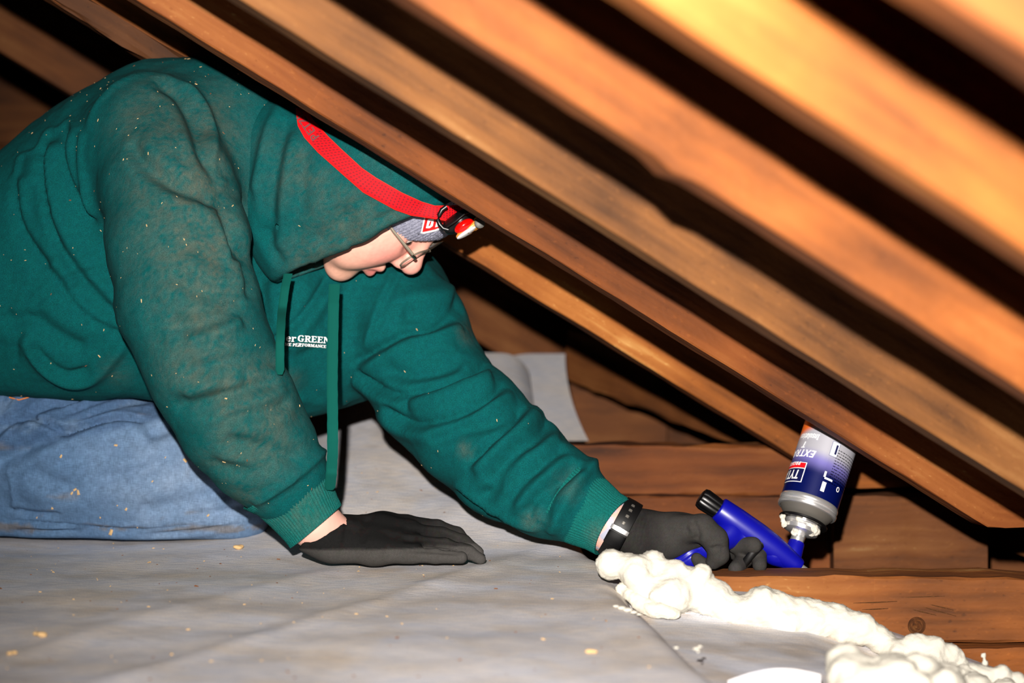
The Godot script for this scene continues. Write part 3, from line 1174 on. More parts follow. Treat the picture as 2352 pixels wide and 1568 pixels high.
func make_body(man: Node3D) -> void:
	var all_v := PackedVector3Array(); var all_i := PackedInt32Array(); var all_c := PackedColorArray()
	# the body under the clothes
	var c := Clay.new()
	c.chain(pts4([[-150, 800, 3.02, 150], [40, 640, 3.0, 180], [250, 530, 2.99, 215], [470, 450, 2.98, 225], [600, 520, 2.96, 150]]), 0.05)
	c.chain(pts4([[360, 360, 2.88, 95], [420, 640, 2.76, 92], [560, 950, 2.745, 75], [640, 1090, 2.755, 62]]), 0.03)
	c.chain(pts4([[820, 700, 3.02, 95], [990, 890, 2.97, 88], [1180, 1070, 2.88, 74], [1320, 1155, 2.82, 55]]), 0.03)
	c.chain(pts4([[-150, 900, 3.05, 150], [440, 1100, 3.03, 95], [-300, 1180, 3.05, 60]]), 0.03)
	c.chain(pts4([[-150, 880, 3.3, 150], [400, 1060, 3.35, 95], [-300, 1180, 3.35, 60]]), 0.03)
	c.cap(pt(600, 480, 2.95), hp(-25, -50, 0), 0.06, 0.05, 0.03)
	var b := c.build(0.012)
	_append(all_v, all_i, all_c, b[0], b[1], func(p): return Color(0.81, 0.486, 0.378))
	# wrists
	c = Clay.new()
	c.chain(pts4([[600, 1050, 2.755, 60], [668, 1130, 2.757, 62], [722, 1200, 2.76, 56], [775, 1228, 2.77, 44]]), 0.01)
	b = c.build(0.005)
	_append(all_v, all_i, all_c, b[0], b[1], func(p): return Color(0.756, 0.414, 0.333))
	c = Clay.new()
	c.chain(pts4([[1300, 1150, 2.82, 52], [1395, 1203, 2.805, 60], [1418, 1212, 2.80, 56], [1450, 1225, 2.80, 36]]), 0.01)
	b = c.build(0.004)
	var ink := FastNoiseLite.new()
	ink.seed = 4
	ink.frequency = 130.0
	_append(all_v, all_i, all_c, b[0], b[1], func(p: Vector3):
		var t := ink.get_noise_3d(p.x * 0.5, p.y, p.z)
		return Color(0.72, 0.396, 0.315).lerp(Color(0.288, 0.36, 0.486), smoothstep(0.0, 0.12, t) * 0.85))
	# head
	c = Clay.new()
	var k := 0.012
	var hb := head_b
	c.egg(hp(-6, 28, 0), Vector3(0.094, 0.096, 0.074), hb, 0.02)
	c.egg(hp(42, -32, 0), Vector3(0.046, 0.074, 0.058), hb, 0.02)
	for s in [-1, 1]:
		c.cap(hp(50, -104, s * 12), hp(-4, -62, s * 50), 0.019, 0.021, 0.02)
		c.egg(hp(54, -36, s * 34), Vector3(0.030, 0.032, 0.026), hb, 0.02)
		c.egg(hp(50, -68, s * 38), Vector3(0.022, 0.030, 0.022), hb, 0.02)
		c.cap(hp(84, 17, s * 10), hp(74, 15, s * 38), 0.0095, 0.009, 0.014)
		c.egg(hp(91, -43, s * 12.5), Vector3(0.0105, 0.0085, 0.0075), hb, 0.006)
		c.cap(hp(84, -71, s * 1), hp(74, -78, s * 22), 0.0064, 0.0036, 0.003)      # upper lip
		c.cap(hp(81, -84.5, s * 1), hp(72, -81.5, s * 20), 0.0070, 0.0036, 0.0015)      # lower lip
		c.egg(hp(-8, -18, s * 74), Vector3(0.018, 0.03, 0.008), hb, 0.01)          # ear
	c.cap(hp(57, -111, -7), hp(57, -111, 7), 0.0178, 0.0178, 0.009)
	c.egg(hp(57, -74, 0), Vector3(0.0185, 0.030, 0.030), hb, 0.008)
	c.cap(hp(84, 4, 0), hp(101, -33, 0), 0.0085, 0.0105, 0.01)
	c.egg(hp(103, -37, 0), Vector3(0.0125, 0.0125, 0.0125), hb, 0.008)
	c.cap(hp(-30, -40, 0), hp(-75, -150, 0), 0.056, 0.062, 0.02)
	for s in [-1, 1]:
		c.cuts.append(hp(97, -9, s * 33)); c.cut_r.append(0.0185)
		c.cuts.append(hp(98, -52.5, s * 8)); c.cut_r.append(0.0035)
	b = c.build(0.0021)
	var v: PackedVector3Array = relax(b[0], b[1], 1)
	var lip := hp(88, -71, 6)
	var cheek := hp(78, -40, 42)
	var nose := hp(106, -38, 4)
	var shadow_beard := hp(62, -95, 25)
	_append(all_v, all_i, all_c, v, b[1], func(p: Vector3):
		var col := Color(0.756, 0.387, 0.297)
		col = col.lerp(Color(0.774, 0.27, 0.225), 0.75 * exp(-(p - cheek).length_squared() / 0.0009))
		col = col.lerp(Color(0.792, 0.297, 0.252), 0.55 * exp(-(p - nose).length_squared() / 0.0003))
		col = col.lerp(Color(0.594, 0.342, 0.225), 0.55 * exp(-(p - shadow_beard).length_squared() / 0.0012))
		var q := head_b.transposed() * (p - head_o) * 1000.0
		var l := exp(-pow((q.y + 80.0) / 9.0, 4.0) - pow((absf(q.z)) / 19.0, 4.0)) * smoothstep(68.0, 77.0, q.x)
		col = col.lerp(Color(0.63, 0.162, 0.153), l * 0.8)
		col = col * (1.0 + grain.get_noise_3dv(p) * 0.10 + blotch.get_noise_3dv(p * 2.0) * 0.10)
		return Color(col.r, col.g, col.b))
	var o := obj("body", to_mesh(all_v, all_i, all_c), M.skin, man)
	o.set_meta("label", "pale skin of face and wrists with a tattoo at the watch")
	for s in [-1, 1]:
		var e := SphereMesh.new()
		e.radius = 0.0115
		e.height = 0.023
		e.radial_segments = 20
		e.rings = 12
		var eye := obj("eye", e, M.eye_white, o)
		eye.position += hp(70, -10, s * 32)
		var ir := SphereMesh.new()
		ir.radius = 0.0062
		ir.height = 0.0124
		var iris := obj("iris", ir, M.eye_dark, o)
		iris.position += hp(76.8, -12.5, s * 32)


func _append(av: PackedVector3Array, ai: PackedInt32Array, ac: PackedColorArray, v: PackedVector3Array, idx: PackedInt32Array, col) -> void:
	var n := av.size()
	av.append_array(v)
	for i in idx:
		ai.append(i + n)
	for p in v:
		ac.append(col.call(p))


func make_hoodie(man: Node3D) -> void:
	var c := Clay.new()
	c.chain(pts4([[-260, 740, 3.02, 190], [-40, 642, 3.0, 191], [150, 575, 3.0, 250], [320, 490, 2.99, 285], [470, 425, 2.98, 292], [560, 385, 2.97, 218]]), 0.05)
	c.chain(pts4([[-260, 760, 3.0, 170], [60, 702, 2.98, 182], [200, 690, 2.97, 200], [330, 690, 2.97, 190], [500, 715, 3.0, 205], [650, 735, 3.045, 212], [780, 730, 3.07, 170], [880, 725, 3.06, 160]]), 0.05)
	c.chain(pts4([[620, 520, 3.06, 150], [880, 680, 3.09, 120]]), 0.05)
	# his right arm, propped on the floor
	c.chain(pts4([[345, 335, 2.86, 150], [385, 430, 2.80, 150]]), 0.045)
	c.chain(pts4([[385, 430, 2.80, 150], [405, 560, 2.765, 160], [430, 690, 2.74, 162], [480, 830, 2.73, 152], [545, 950, 2.74, 145], [605, 1036, 2.75, 128], [650, 1095, 2.755, 104]]), 0.008)
	# his left arm, reaching to the gun
	c.chain(pts4([[890, 735, 3.02, 158], [928, 770, 3.01, 148], [995, 895, 2.97, 137], [1080, 980, 2.92, 136], [1170, 1062, 2.88, 130], [1255, 1120, 2.84, 111], [1310, 1150, 2.82, 98]]), 0.012)
	var b := c.build(0.0042)
	var v: PackedVector3Array = relax(b[0], b[1], 1)
	var idx: PackedInt32Array = b[1]
	var n := normals(v, idx)
	# broad, soft unevenness of loose cloth
	var soft := FastNoiseLite.new()
	soft.seed = 3
	soft.frequency = 14.0
	for i in v.size():
		v[i] += n[i] * soft.get_noise_3dv(v[i]) * 0.003
	var near := 2.70
	var strokes := [
		# flank
		["s", 2.84, 9, 11, [25, 404, 36, 486, 66, 552, 133, 634, 168, 690, 219, 736, 288, 769]],
		["s", 2.84, 9, 12, [97, 328, 102, 414, 133, 527, 179, 613, 230, 674, 278, 726]],
		["s", 2.84, 8, 8, [148, 292, 153, 368, 194, 460, 232, 510]],
		["v", 2.84, 22, 9, [60, 420, 75, 520, 120, 610]],
		["r", 2.84, 22, 9, [75, 350, 72, 430, 105, 540, 150, 620]],
		["r", 2.84, 20, 8, [125, 320, 128, 400, 160, 500, 205, 600]],
		["r", 2.84, 5, 5, [189, 302, 191, 368, 209, 445, 230, 500]],
		["v", 2.84, 4, 3, [180, 300, 182, 368, 200, 447]],
		["r", 2.84, 5, 4, [61, 705, 133, 644, 179, 618, 245, 603]],
		["v", 2.84, 4, 4, [58, 712, 133, 653, 179, 627, 245, 611]],
		["v", 2.84, 14, 9, [66, 720, 128, 771, 190, 805]],
		["v", 2.84, 13, 8, [168, 650, 215, 700, 270, 735]],
		["r", 2.84, 12, 12, [51, 768, 66, 812, 102, 858, 153, 880, 204, 866, 255, 815, 292, 775]],
		["v", 2.84, 7, 7, [70, 790, 95, 830, 140, 862, 200, 850]],
		["v", 2.84, 6, 5, [20, 838, 31, 782, 51, 766]],
		["v", 2.84, 14, 8, [0, 722, 30, 740, 70, 722]],
		["r", 2.84, 5, 5, [0, 405, 22, 400, 28, 360, 70, 345, 90, 300, 120, 296, 148, 275, 178, 300, 190, 300]],
		# armhole seam and the fold beside it
		["r", 2.80, 5, 6, [192, 300, 203, 255, 242, 204, 284, 176, 321, 168, 357, 173, 396, 192, 430, 207, 464, 249, 482, 295, 495, 340, 500, 380, 523, 430, 540, 490, 553, 530]],
		["v", 2.80, 10, 9, [345, 186, 396, 210, 430, 252, 461, 311, 480, 358, 503, 395, 523, 440]],
		["v", 2.80, 7, 9, [523, 423, 538, 485, 556, 540, 562, 600]],
		# upper sleeve
		["v", near, 13, 11, [280, 322, 326, 378, 382, 415, 452, 445, 508, 466]],
		["v", near, 12, 6, [440, 395, 480, 440, 510, 490]],
		["v", near, 10, 6, [500, 480, 530, 540, 556, 600]],
		["v", near, 16, 8, [398, 620, 449, 654, 510, 682, 565, 692]],
		["s", near, 8, 7, [570, 690, 556, 620, 545, 560]],
		["v", near, 14, 8, [400, 735, 446, 745, 500, 730, 550, 708]],
		["r", near, 14, 7, [440, 775, 500, 760, 560, 735]],
		["v", near, 14, 8, [440, 846, 536, 828, 630, 812]],
		["v", near, 10, 6, [510, 870, 570, 850, 640, 830]],
		["v", near, 16, 9, [402, 930, 482, 917, 553, 890, 640, 868]],
		["r", near, 14, 6, [430, 900, 500, 885, 570, 865]],
		["v", near, 12, 7, [520, 960, 590, 945, 670, 925]],
		["v", near, 16, 9, [520, 1000, 603, 1030, 692, 1054]],
		["v", near, 12, 6, [480, 1060, 560, 1075, 640, 1070]],
		["r", near, 8, 9, [575, 1160, 640, 1120, 700, 1075, 735, 1042]],
		# chest
		["s", 2.93, 8, 9, [760, 632, 734, 675, 702, 722, 671, 761, 624, 806]],
		["v", 2.91, 22, 10, [640, 640, 640, 720, 636, 800]],
		["v", 2.91, 26, 8, [700, 800, 720, 860, 700, 930]],
		["v", 2.94, 20, 8, [790, 660, 800, 730, 790, 800]],
		["v", 2.94, 22, 7, [850, 640, 836, 700, 800, 760]],
		["v", 2.86, 10, 7, [575, 640, 580, 720, 600, 790]],
		# far shoulder and sleeve
		["r", 2.93, 5, 5, [908, 622, 886, 666, 863, 725, 844, 808]],
		["v", 2.93, 5, 4, [916, 622, 894, 668, 871, 728, 852, 810]],
		["s", 2.90, 11, 16, [1048, 736, 987, 764, 931, 776, 872, 806, 806, 848]],
		["s", 2.90, 9, 12, [936, 914, 899, 909, 853, 891, 812, 856]],
		["s", 2.88, 11, 16, [1124, 846, 1078, 863, 1010, 891, 931, 914]],
		["v", 2.88, 12, 10, [880, 850, 940, 865, 1010, 850, 1060, 830]],
		["s", 2.86, 10, 13, [1164, 890, 1101, 936, 1037, 964, 964, 982, 913, 973, 872, 941]],
		["v", 2.86, 12, 9, [987, 1012, 1065, 982, 1138, 964, 1204, 930]],
		["s", 2.84, 10, 12, [1210, 936, 1184, 973, 1129, 1019, 1074, 1072]],
		["v", 2.83, 12, 11, [1120, 1104, 1170, 1047, 1230, 1001, 1268, 976]],
		["v", 2.82, 12, 9, [1098, 1152, 1175, 1093, 1240, 1054]],
		["v", 2.80, 11, 10, [1156, 1163, 1207, 1102, 1264, 1049, 1300, 1030]],
		["v", 2.80, 11, 10, [1210, 1180, 1250, 1120, 1320, 1062]],
		["v", 2.79, 9, 9, [1246, 1190, 1280, 1112, 1340, 1070]],
		["r", 2.84, 8, 8, [1040, 1112, 1101, 1152, 1161, 1182, 1240, 1206]],
		["v", 2.84, 8, 6, [1044, 1124, 1101, 1164, 1161, 1194]],
		["r", 2.79, 10, 10, [1376, 1068, 1335, 1095, 1295, 1160, 1262, 1228]],
		["r", 2.90, 16, 8, [900, 700, 980, 690, 1040, 690]],
		["v", 2.90, 20, 8, [920, 720, 980, 730, 1060, 710]],
	]
	for st in strokes:
		st[2] = maxf(st[2] * 1.35, 8.0)
		st[3] *= 1.8
	v = sculpt(v, n, strokes, 0.11)
	v = relax(v, idx, 1)
	n = normals(v, idx)
	hoodie_v = v
	hoodie_n = n
	hoodie_f = front_of(v, n)
	var col := dirty(v, Color(0.0019, 0.094, 0.0955), Color(0.189, 0.1494, 0.0936), [
		[400, 300, 2.76, 90, 0.75], [345, 215, 2.8, 60, 0.6], [300, 290, 2.76, 60, 0.5], [430, 400, 2.72, 70, 0.9], [470, 430, 2.72, 50, 0.5],
		[400, 520, 2.7, 110, 0.65], [480, 530, 2.7, 80, 0.7], [500, 620, 2.7, 60, 0.8], [420, 640, 2.67, 110, 0.5], [480, 740, 2.67, 70, 0.75],
		[430, 840, 2.67, 70, 0.85], [530, 880, 2.67, 60, 0.75], [600, 860, 2.67, 45, 0.6], [560, 950, 2.67, 80, 0.6], [610, 1030, 2.68, 70, 0.75], [500, 1060, 2.68, 50, 0.4],
		[560, 1140, 2.7, 40, 0.7], [640, 945, 2.7, 40, 0.6], [480, 280, 2.84, 40, 0.5], [535, 330, 2.86, 45, 0.5], [1078, 765, 2.9, 22, 1.3], [1225, 1195, 2.8, 22, 0.9],
		[1070, 1030, 2.85, 16, 0.7], [1300, 1110, 2.8, 30, 0.35], [660, 880, 2.86, 20, 0.5], [250, 860, 2.84, 30, 0.4], [520, 230, 2.86, 60, 0.35], [330, 430, 2.72, 60, 0.4]], 0.14)
	var o := obj("hoodie", to_mesh(v, idx, col), M.fleece, man)
	o.set_meta("label", "dusty dark green hooded sweatshirt")
	# ribbed cuffs
	_cuff(o, [[640, 1098, 2.755, 104], [668, 1117, 2.757, 98], [690, 1150, 2.758, 88], [715, 1190, 2.76, 78], [726, 1208, 2.76, 76]], Vector2(-147, 123), [[630, 1150, 2.7, 40, 0.8], [690, 1170, 2.7, 60, 0.5]])
	_cuff(o, [[1296, 1143, 2.82, 92], [1322, 1158, 2.815, 90], [1352, 1176, 2.81, 84], [1385, 1196, 2.806, 75], [1410, 1210, 2.80, 74]], Vector2(-75, 121), [[1380, 1230, 2.76, 30, 0.5]])
	# drawstrings
	_lace(o, [[662, 628], [655, 660], [647, 720], [643, 790], [643, 860]], 10)
	_lace(o, [[768, 652], [766, 700], [764, 800], [763, 880], [764, 960], [764, 1040], [761, 1090], [757, 1125]], 12.5)
	# print on the chest
	_print(o, "erGREEN", Vector2(663, 780), 93.0, 6.5)
	_print(o, "ME PERFORMANCE", Vector2(660, 790), 87.0, 7.0)


func _cuff(parent: Node3D, list: Array, across: Vector2, patches: Array) -> void:
	# tube whose end face runs along «across» on the sheet; ribs run along the arm
	var rings := []
	var p4 := pts4(list)
	var ax := Vector3(across.x, -across.y, 0).normalized()
	for i in p4.size():
		var dir: Vector3 = p4[mini(i + 1, p4.size() - 1)][0] - p4[maxi(i - 1, 0)][0]
		var side := ax.cross(dir.normalized()).normalized()
		rings.append([p4[i][0], ax * p4[i][1], side * p4[i][1] * 0.95])
	# inner wall
	for i in range(p4.size() - 1, p4.size() - 3, -1):
		rings.append([p4[i][0] - (p4[i][0] - p4[i - 1][0]) * 0.02, rings[i][1] * 0.93, rings[i][2] * 0.93])
	var fine := []
	for i in rings.size() - 1:
		for k in 5:
			var t := k / 5.0
			fine.append([rings[i][0].lerp(rings[i + 1][0], t), rings[i][1].lerp(rings[i + 1][1], t), rings[i][2].lerp(rings[i + 1][2], t)])
	fine.append(rings[-1])
	var m := loft(fine, 260, false, func(_r, an): return 1.0 + 0.014 * sin(an * 65.0) + 0.008 * sin(an * 3.0 + 1.0))
	var arr := m.surface_get_arrays(0)
	arr[Mesh.ARRAY_COLOR] = dirty(arr[Mesh.ARRAY_VERTEX], Color(0.00432, 0.1332, 0.1188), Color(0.189, 0.1494, 0.0936), patches, 0.12)
	var mm := ArrayMesh.new()
	mm.add_surface_from_arrays(Mesh.PRIMITIVE_TRIANGLES, arr)
	obj("cuff", mm, M.fleece, parent)


func _lace(parent: Node3D, line: Array, half: float) -> void:
	var rings := []
	var pts := []
	for i in line.size() - 1:
		for k in 6:
			pts.append(Vector2(line[i][0], line[i][1]).lerp(Vector2(line[i + 1][0], line[i + 1][1]), k / 6.0))
	pts.append(Vector2(line[-1][0], line[-1][1]))
	var last := -2.8
	for i in pts.size():
		var q: Vector2 = pts[i]
		var d := 2.84
		for it in 3:
			var p := pt(q.x, q.y, d)
			var z := maxf(front_z(hoodie_f, hoodie_v, p.x, p.y, last), maxf(front_z(hoodie_f, hoodie_v, p.x - 0.008, p.y, last - 0.01), front_z(hoodie_f, hoodie_v, p.x + 0.008, p.y, last - 0.01)))
			if z < last - 0.06: z = last
			d = -z - 0.005
		last = lerpf(last, -d, 0.5) if i > 0 else -d
		var w: float = half * (0.6 if i == pts.size() - 1 else 1.0) * d / LENS
		rings.append([pt(q.x, q.y, -last), Vector3(w, 0, 0.1 * w), Vector3(0, 0, 0.0016)])
	var m := loft(rings, 28, true, func(r, an): return 1.0 + 0.05 * sin(an * 9.0) + 0.03 * sin(r * 2.3))
	obj("drawstring", m, M.lace, parent)


func _print(parent: Node3D, words: String, from: Vector2, wide: float, tilt: float) -> void:
	var t := TextMesh.new()
	var f := SystemFont.new()
	f.font_names = PackedStringArray(["Droid Serif"])
	f.font_weight = 700
	t.font = f
	t.text = words
	t.font_size = 64
	t.depth = 0.0
	t.curve_step = 1.5
	var arr := t.surface_get_arrays(0)
	var v: PackedVector3Array = arr[Mesh.ARRAY_VERTEX]
	var x0 := 1e3; var x1 := -1e3; var y0 := 1e3
	for p in v:
		x0 = minf(x0, p.x); x1 = maxf(x1, p.x); y0 = minf(y0, p.y)
	var d := 2.88
	for it in 3:
		var pm := pt(705, from.y, d)
		d = -front_z(hoodie_f, hoodie_v, pm.x, pm.y, -2.88)
	var sc := wide * d / LENS / (x1 - x0)
	var p0 := pt(from.x, from.y, d)
	var pa := pt(696, from.y, d)
	var pb := pt(744, from.y + 6.0, d)
	var za := front_z(hoodie_f, hoodie_v, pa.x, pa.y, -2.82)
	var zb := front_z(hoodie_f, hoodie_v, pb.x, pb.y, -2.82)
	var c := cos(deg_to_rad(tilt)); var s := -sin(deg_to_rad(tilt))
	for i in v.size():
		var w := Vector2(v[i].x - x0, v[i].y - y0) * sc
		var x := p0.x + w.x * c - w.y * s
		var y := p0.y + w.x * s + w.y * c
		var z := lerpf(za, zb, (x - pa.x) / (pb.x - pa.x))
		v[i] = Vector3(x, y, clampf(front_z(hoodie_f, hoodie_v, x, y, z), z - 0.001, z + 0.014) + 0.003)
	arr[Mesh.ARRAY_VERTEX] = v
	var n := PackedVector3Array()
	n.resize(v.size())
	n.fill(Vector3(0, 0, 1))
	arr[Mesh.ARRAY_NORMAL] = n
	arr[Mesh.ARRAY_TANGENT] = null
	var mm := ArrayMesh.new()
	mm.add_surface_from_arrays(Mesh.PRIMITIVE_TRIANGLES, arr)
	obj("lettering", mm, M.ink_white, parent)


func make_hood(man: Node3D) -> void:
	var c := Clay.new()
	c.chain(pts4([[655, 330, 2.9, 92], [700, 400, 2.89, 138], [790, 440, 2.885, 150], [900, 395, 2.885, 178], [1010, 390, 2.89, 135]]), 0.04)
	c.chain(pts4([[655, 380, 2.9, 90], [655, 500, 2.89, 72], [690, 575, 2.88, 62], [760, 560, 2.88, 80]]), 0.04)
	c.shell = 0.006
	# the face opening: a plane from the forehead to below the chin
	var a := pt(1072, 462, 2.88)
	var b := pt(668, 634, 2.88)
	var across := Vector3(0.0, 0.12, 1.0).normalized()
	var nrm := (b - a).cross(across).normalized()
	if nrm.y > 0: nrm = -nrm
	c.clips.append(Plane(nrm, a))
	var bb := c.build(0.0038)
	var v: PackedVector3Array = relax(bb[0], bb[1], 2)
	var idx: PackedInt32Array = bb[1]
	var n := normals(v, idx)
	var strokes := [
		["r", 2.82, 10, 12, [640, 232, 618, 300, 604, 372, 590, 457, 600, 530]],
		["v", 2.82, 12, 12, [655, 270, 640, 372, 622, 485, 622, 560]],
		["r", 2.81, 14, 8, [672, 300, 662, 400, 648, 500, 650, 580]],
		["v", 2.80, 14, 8, [700, 330, 690, 420, 690, 500]],
		["v", 2.82, 8, 8, [585, 430, 592, 500, 618, 560, 650, 612]],
		["v", 2.79, 18, 8, [720, 560, 790, 510, 850, 460]],
		["r", 2.79, 16, 6, [700, 600, 780, 555, 860, 505]],
		["v", 2.78, 3.5, 3.5, [690, 602, 745, 578, 850, 512, 940, 474, 1050, 446]],
		["r", 2.78, 6, 3, [680, 620, 745, 594, 850, 530, 940, 491, 1055, 458]],
		["v", 2.80, 14, 6, [770, 470, 800, 520, 790, 560]],
		["v", 2.79, 12, 5, [880, 400, 870, 440, 840, 470]],
	]
	for st in strokes:
		st[2] = maxf(st[2] * 1.5, 8.0)
		st[3] *= 1.05
	v = sculpt(v, n, strokes, 0.09)
	n = normals(v, idx)
	hood_v = v
	hood_n = n
	hood_f = front_of(v, n)
	var col := dirty(v, Color(0.0019, 0.094, 0.0955), Color(0.144, 0.1116, 0.0684), [
		[680, 370, 2.8, 40, 0.9], [720, 420, 2.8, 45, 0.8], [800, 490, 2.8, 60, 0.7], [760, 560, 2.8, 70, 0.9], [700, 600, 2.8, 50, 0.9], [850, 500, 2.8, 60, 0.6], [640, 430, 2.82, 50, 0.4],
		[880, 330, 2.8, 60, 0.4], [620, 330, 2.84, 40, 0.4], [830, 540, 2.8, 50, 0.9], [920, 490, 2.8, 50, 0.6]], 0.15)
	var o := obj("hood", to_mesh(v, idx, col), M.fleece, man)
	o.set_meta("label", "green hood pulled over the head, dusty at its rim")


func make_jeans(man: Node3D) -> void:
	var c := Clay.new()
	c.chain(pts4([[-260, 930, 3.06, 190], [-60, 985, 3.04, 165], [180, 1040, 3.02, 168], [360, 1080, 3.01, 150], [500, 1130, 3.0, 100], [545, 1150, 3.0, 80]]), 0.03)
	c.chain(pts4([[540, 1180, 3.0, 62], [300, 1170, 3.01, 80], [-100, 1170, 3.03, 75], [-300, 1160, 3.05, 70]]), 0.03)
	c.chain(pts4([[-260, 900, 3.1, 150], [-20, 935, 3.03, 120], [150, 935, 3.02, 90]]), 0.03)
	c.chain(pts4([[-260, 900, 3.36, 180], [420, 1060, 3.38, 110], [-200, 1160, 3.4, 70]]), 0.03)
	c.clips.append(Plane(Vector3(0, -1, 0), -0.001))
	var b := c.build(0.005)
	var v: PackedVector3Array = relax(b[0], b[1], 1)
	var idx: PackedInt32Array = b[1]
	var n := normals(v, idx)
	var strokes := [
		["s", 2.94, 9, 12, [330, 972, 280, 966, 230, 972, 160, 992, 110, 975, 50, 962, -20, 1010]],
		["r", 2.94, 7, 5, [50, 950, 110, 962, 160, 978, 230, 960, 280, 955, 335, 962]],
		["v", 2.94, 16, 9, [-20, 1070, 60, 1030, 120, 1005, 180, 996]],
		["v", 2.94, 9, 7, [20, 1000, 90, 940, 180, 915, 300, 885]],
		["v", 2.94, 7, 5, [150, 950, 220, 925, 300, 905]],
		["v", 2.94, 6, 4, [190, 960, 260, 935, 340, 925]],
		["v", 2.94, 8, 6, [10, 880, 22, 900, 0, 945]],
		["s", 2.93, 5, 5, [590, 1185, 480, 1205, 380, 1217, 260, 1222, 120, 1212, 0, 1206]],
		["v", 2.93, 7, 5, [0, 1236, 180, 1225, 380, 1228, 560, 1205]],
		["v", 2.91, 20, 6, [300, 1180, 420, 1160, 520, 1130]],
		["v", 2.91, 22, 6, [60, 1080, 110, 1110, 180, 1130]],
		["v", 2.91, 12, 4, [400, 980, 450, 1040, 500, 1080]],
		["r", 2.93, 5, 4, [18, 1060, 22, 1130, 18, 1200]],
		["v", 2.92, 14, 6, [330, 1000, 380, 990, 420, 960]],
		["r", 2.92, 16, 5, [60, 1040, 160, 1020, 260, 1005, 340, 1000]],
		["v", 2.92, 18, 6, [220, 1100, 300, 1090, 380, 1060]],
		["v", 2.92, 8, 5, [0, 1180, 60, 1190, 130, 1190]],
		["v", 2.92, 10, 5, [420, 1190, 500, 1180, 570, 1165]],
		["v", 2.92, 9, 6, [120, 935, 200, 900, 260, 885]],
	]
	for st in strokes:
		st[3] *= 1.8
	v = sculpt(v, n, strokes, 0.12)
	var col := PackedColorArray()
	for p in v:
		var q := Vector2(p.x, p.y)
		var w := blotch.get_noise_3dv(p * 0.35) * 0.5 + 0.5
		var base := Color(0.0864, 0.1764, 0.3204).lerp(Color(0.1584, 0.279, 0.45), w)
		var knee := exp(-(q - Vector2(-0.385, 0.075)).length_squared() / 0.012)          # worn pale over the knee
		base = base.lerp(Color(0.342, 0.441, 0.585), knee * (0.55 + 0.4 * blotch.get_noise_3dv(p * 0.6)))
		# hip above the long fold: less worn dye, with some shade painted in
		var line := lerpf(pt(0, 1040, 2.94).y, pt(340, 972, 2.94).y, clampf((p.x - pt(0, 0, 2.94).x) / 0.18, 0.0, 1.2))
		base = base.lerp(Color(0.0612, 0.1224, 0.243), 0.65 * smoothstep(-0.004, 0.006, p.y - line))
		var whisker := blotch.get_noise_3d(p.x * 0.25 + p.y * 0.9, p.y * 1.6 - p.x * 0.7, 3.0)
		base = base.lerp(Color(0.198, 0.297, 0.432), 0.5 * smoothstep(0.1, 0.4, whisker) * smoothstep(0.0, 0.01, p.y - line))
		var mud := smoothstep(0.15, 0.5, blotch.get_noise_3d(p.x * 0.25, p.y * 1.6, p.z) + 0.6 * exp(-pow((p.y - 0.016) / 0.005, 2.0)) - 0.25)
		base = base.lerp(Color(0.234, 0.189, 0.144), mud * 0.7)
		base.a = 1.0
		col.append(base)
	var o := obj("jeans", to_mesh(v, idx, col), M.denim, man)
	o.set_meta("label", "worn blue denim jeans with brown dust at the knee")
	# pocket stitching
	var jf := front_of(v, normals(v, idx))
	jeans_v = v
	jeans_f = jf
	for line in [[[22, 912], [44, 918], [66, 912], [84, 896]], [[24, 872], [40, 877], [52, 884]]]:
		var p3 := []
		for q in line:
			var p := pt(q[0], q[1], 2.92)
			for it in 2:
				p = pt(q[0], q[1], -front_z(jf, v, p.x, p.y, -2.92))
			p3.append(p + Vector3(0, 0, 0.001))
		obj("stitching", tube(p3, 0.0009, 6), M.stitch, o)


func glove_mesh(c: Clay, cell: float, pale: Callable, bumps: Array) -> ArrayMesh:
	var b := c.build(cell)
	var v: PackedVector3Array = relax(b[0], b[1], 1)
	var idx: PackedInt32Array = b[1]
	var n := normals(v, idx)
	v = sculpt(v, n, bumps, 0.05)
	var col := PackedColorArray()
	for p in v:
		var t: float = pale.call(p)
		t += blotch.get_noise_3dv(p) * 0.18
		var cc := Color(0.0145, 0.0135, 0.0135).lerp(Color(0.0756, 0.072, 0.0675), clampf(t, 0.0, 1.0))
		cc.a = 1.0
		col.append(cc)
	return to_mesh(v, idx, col)


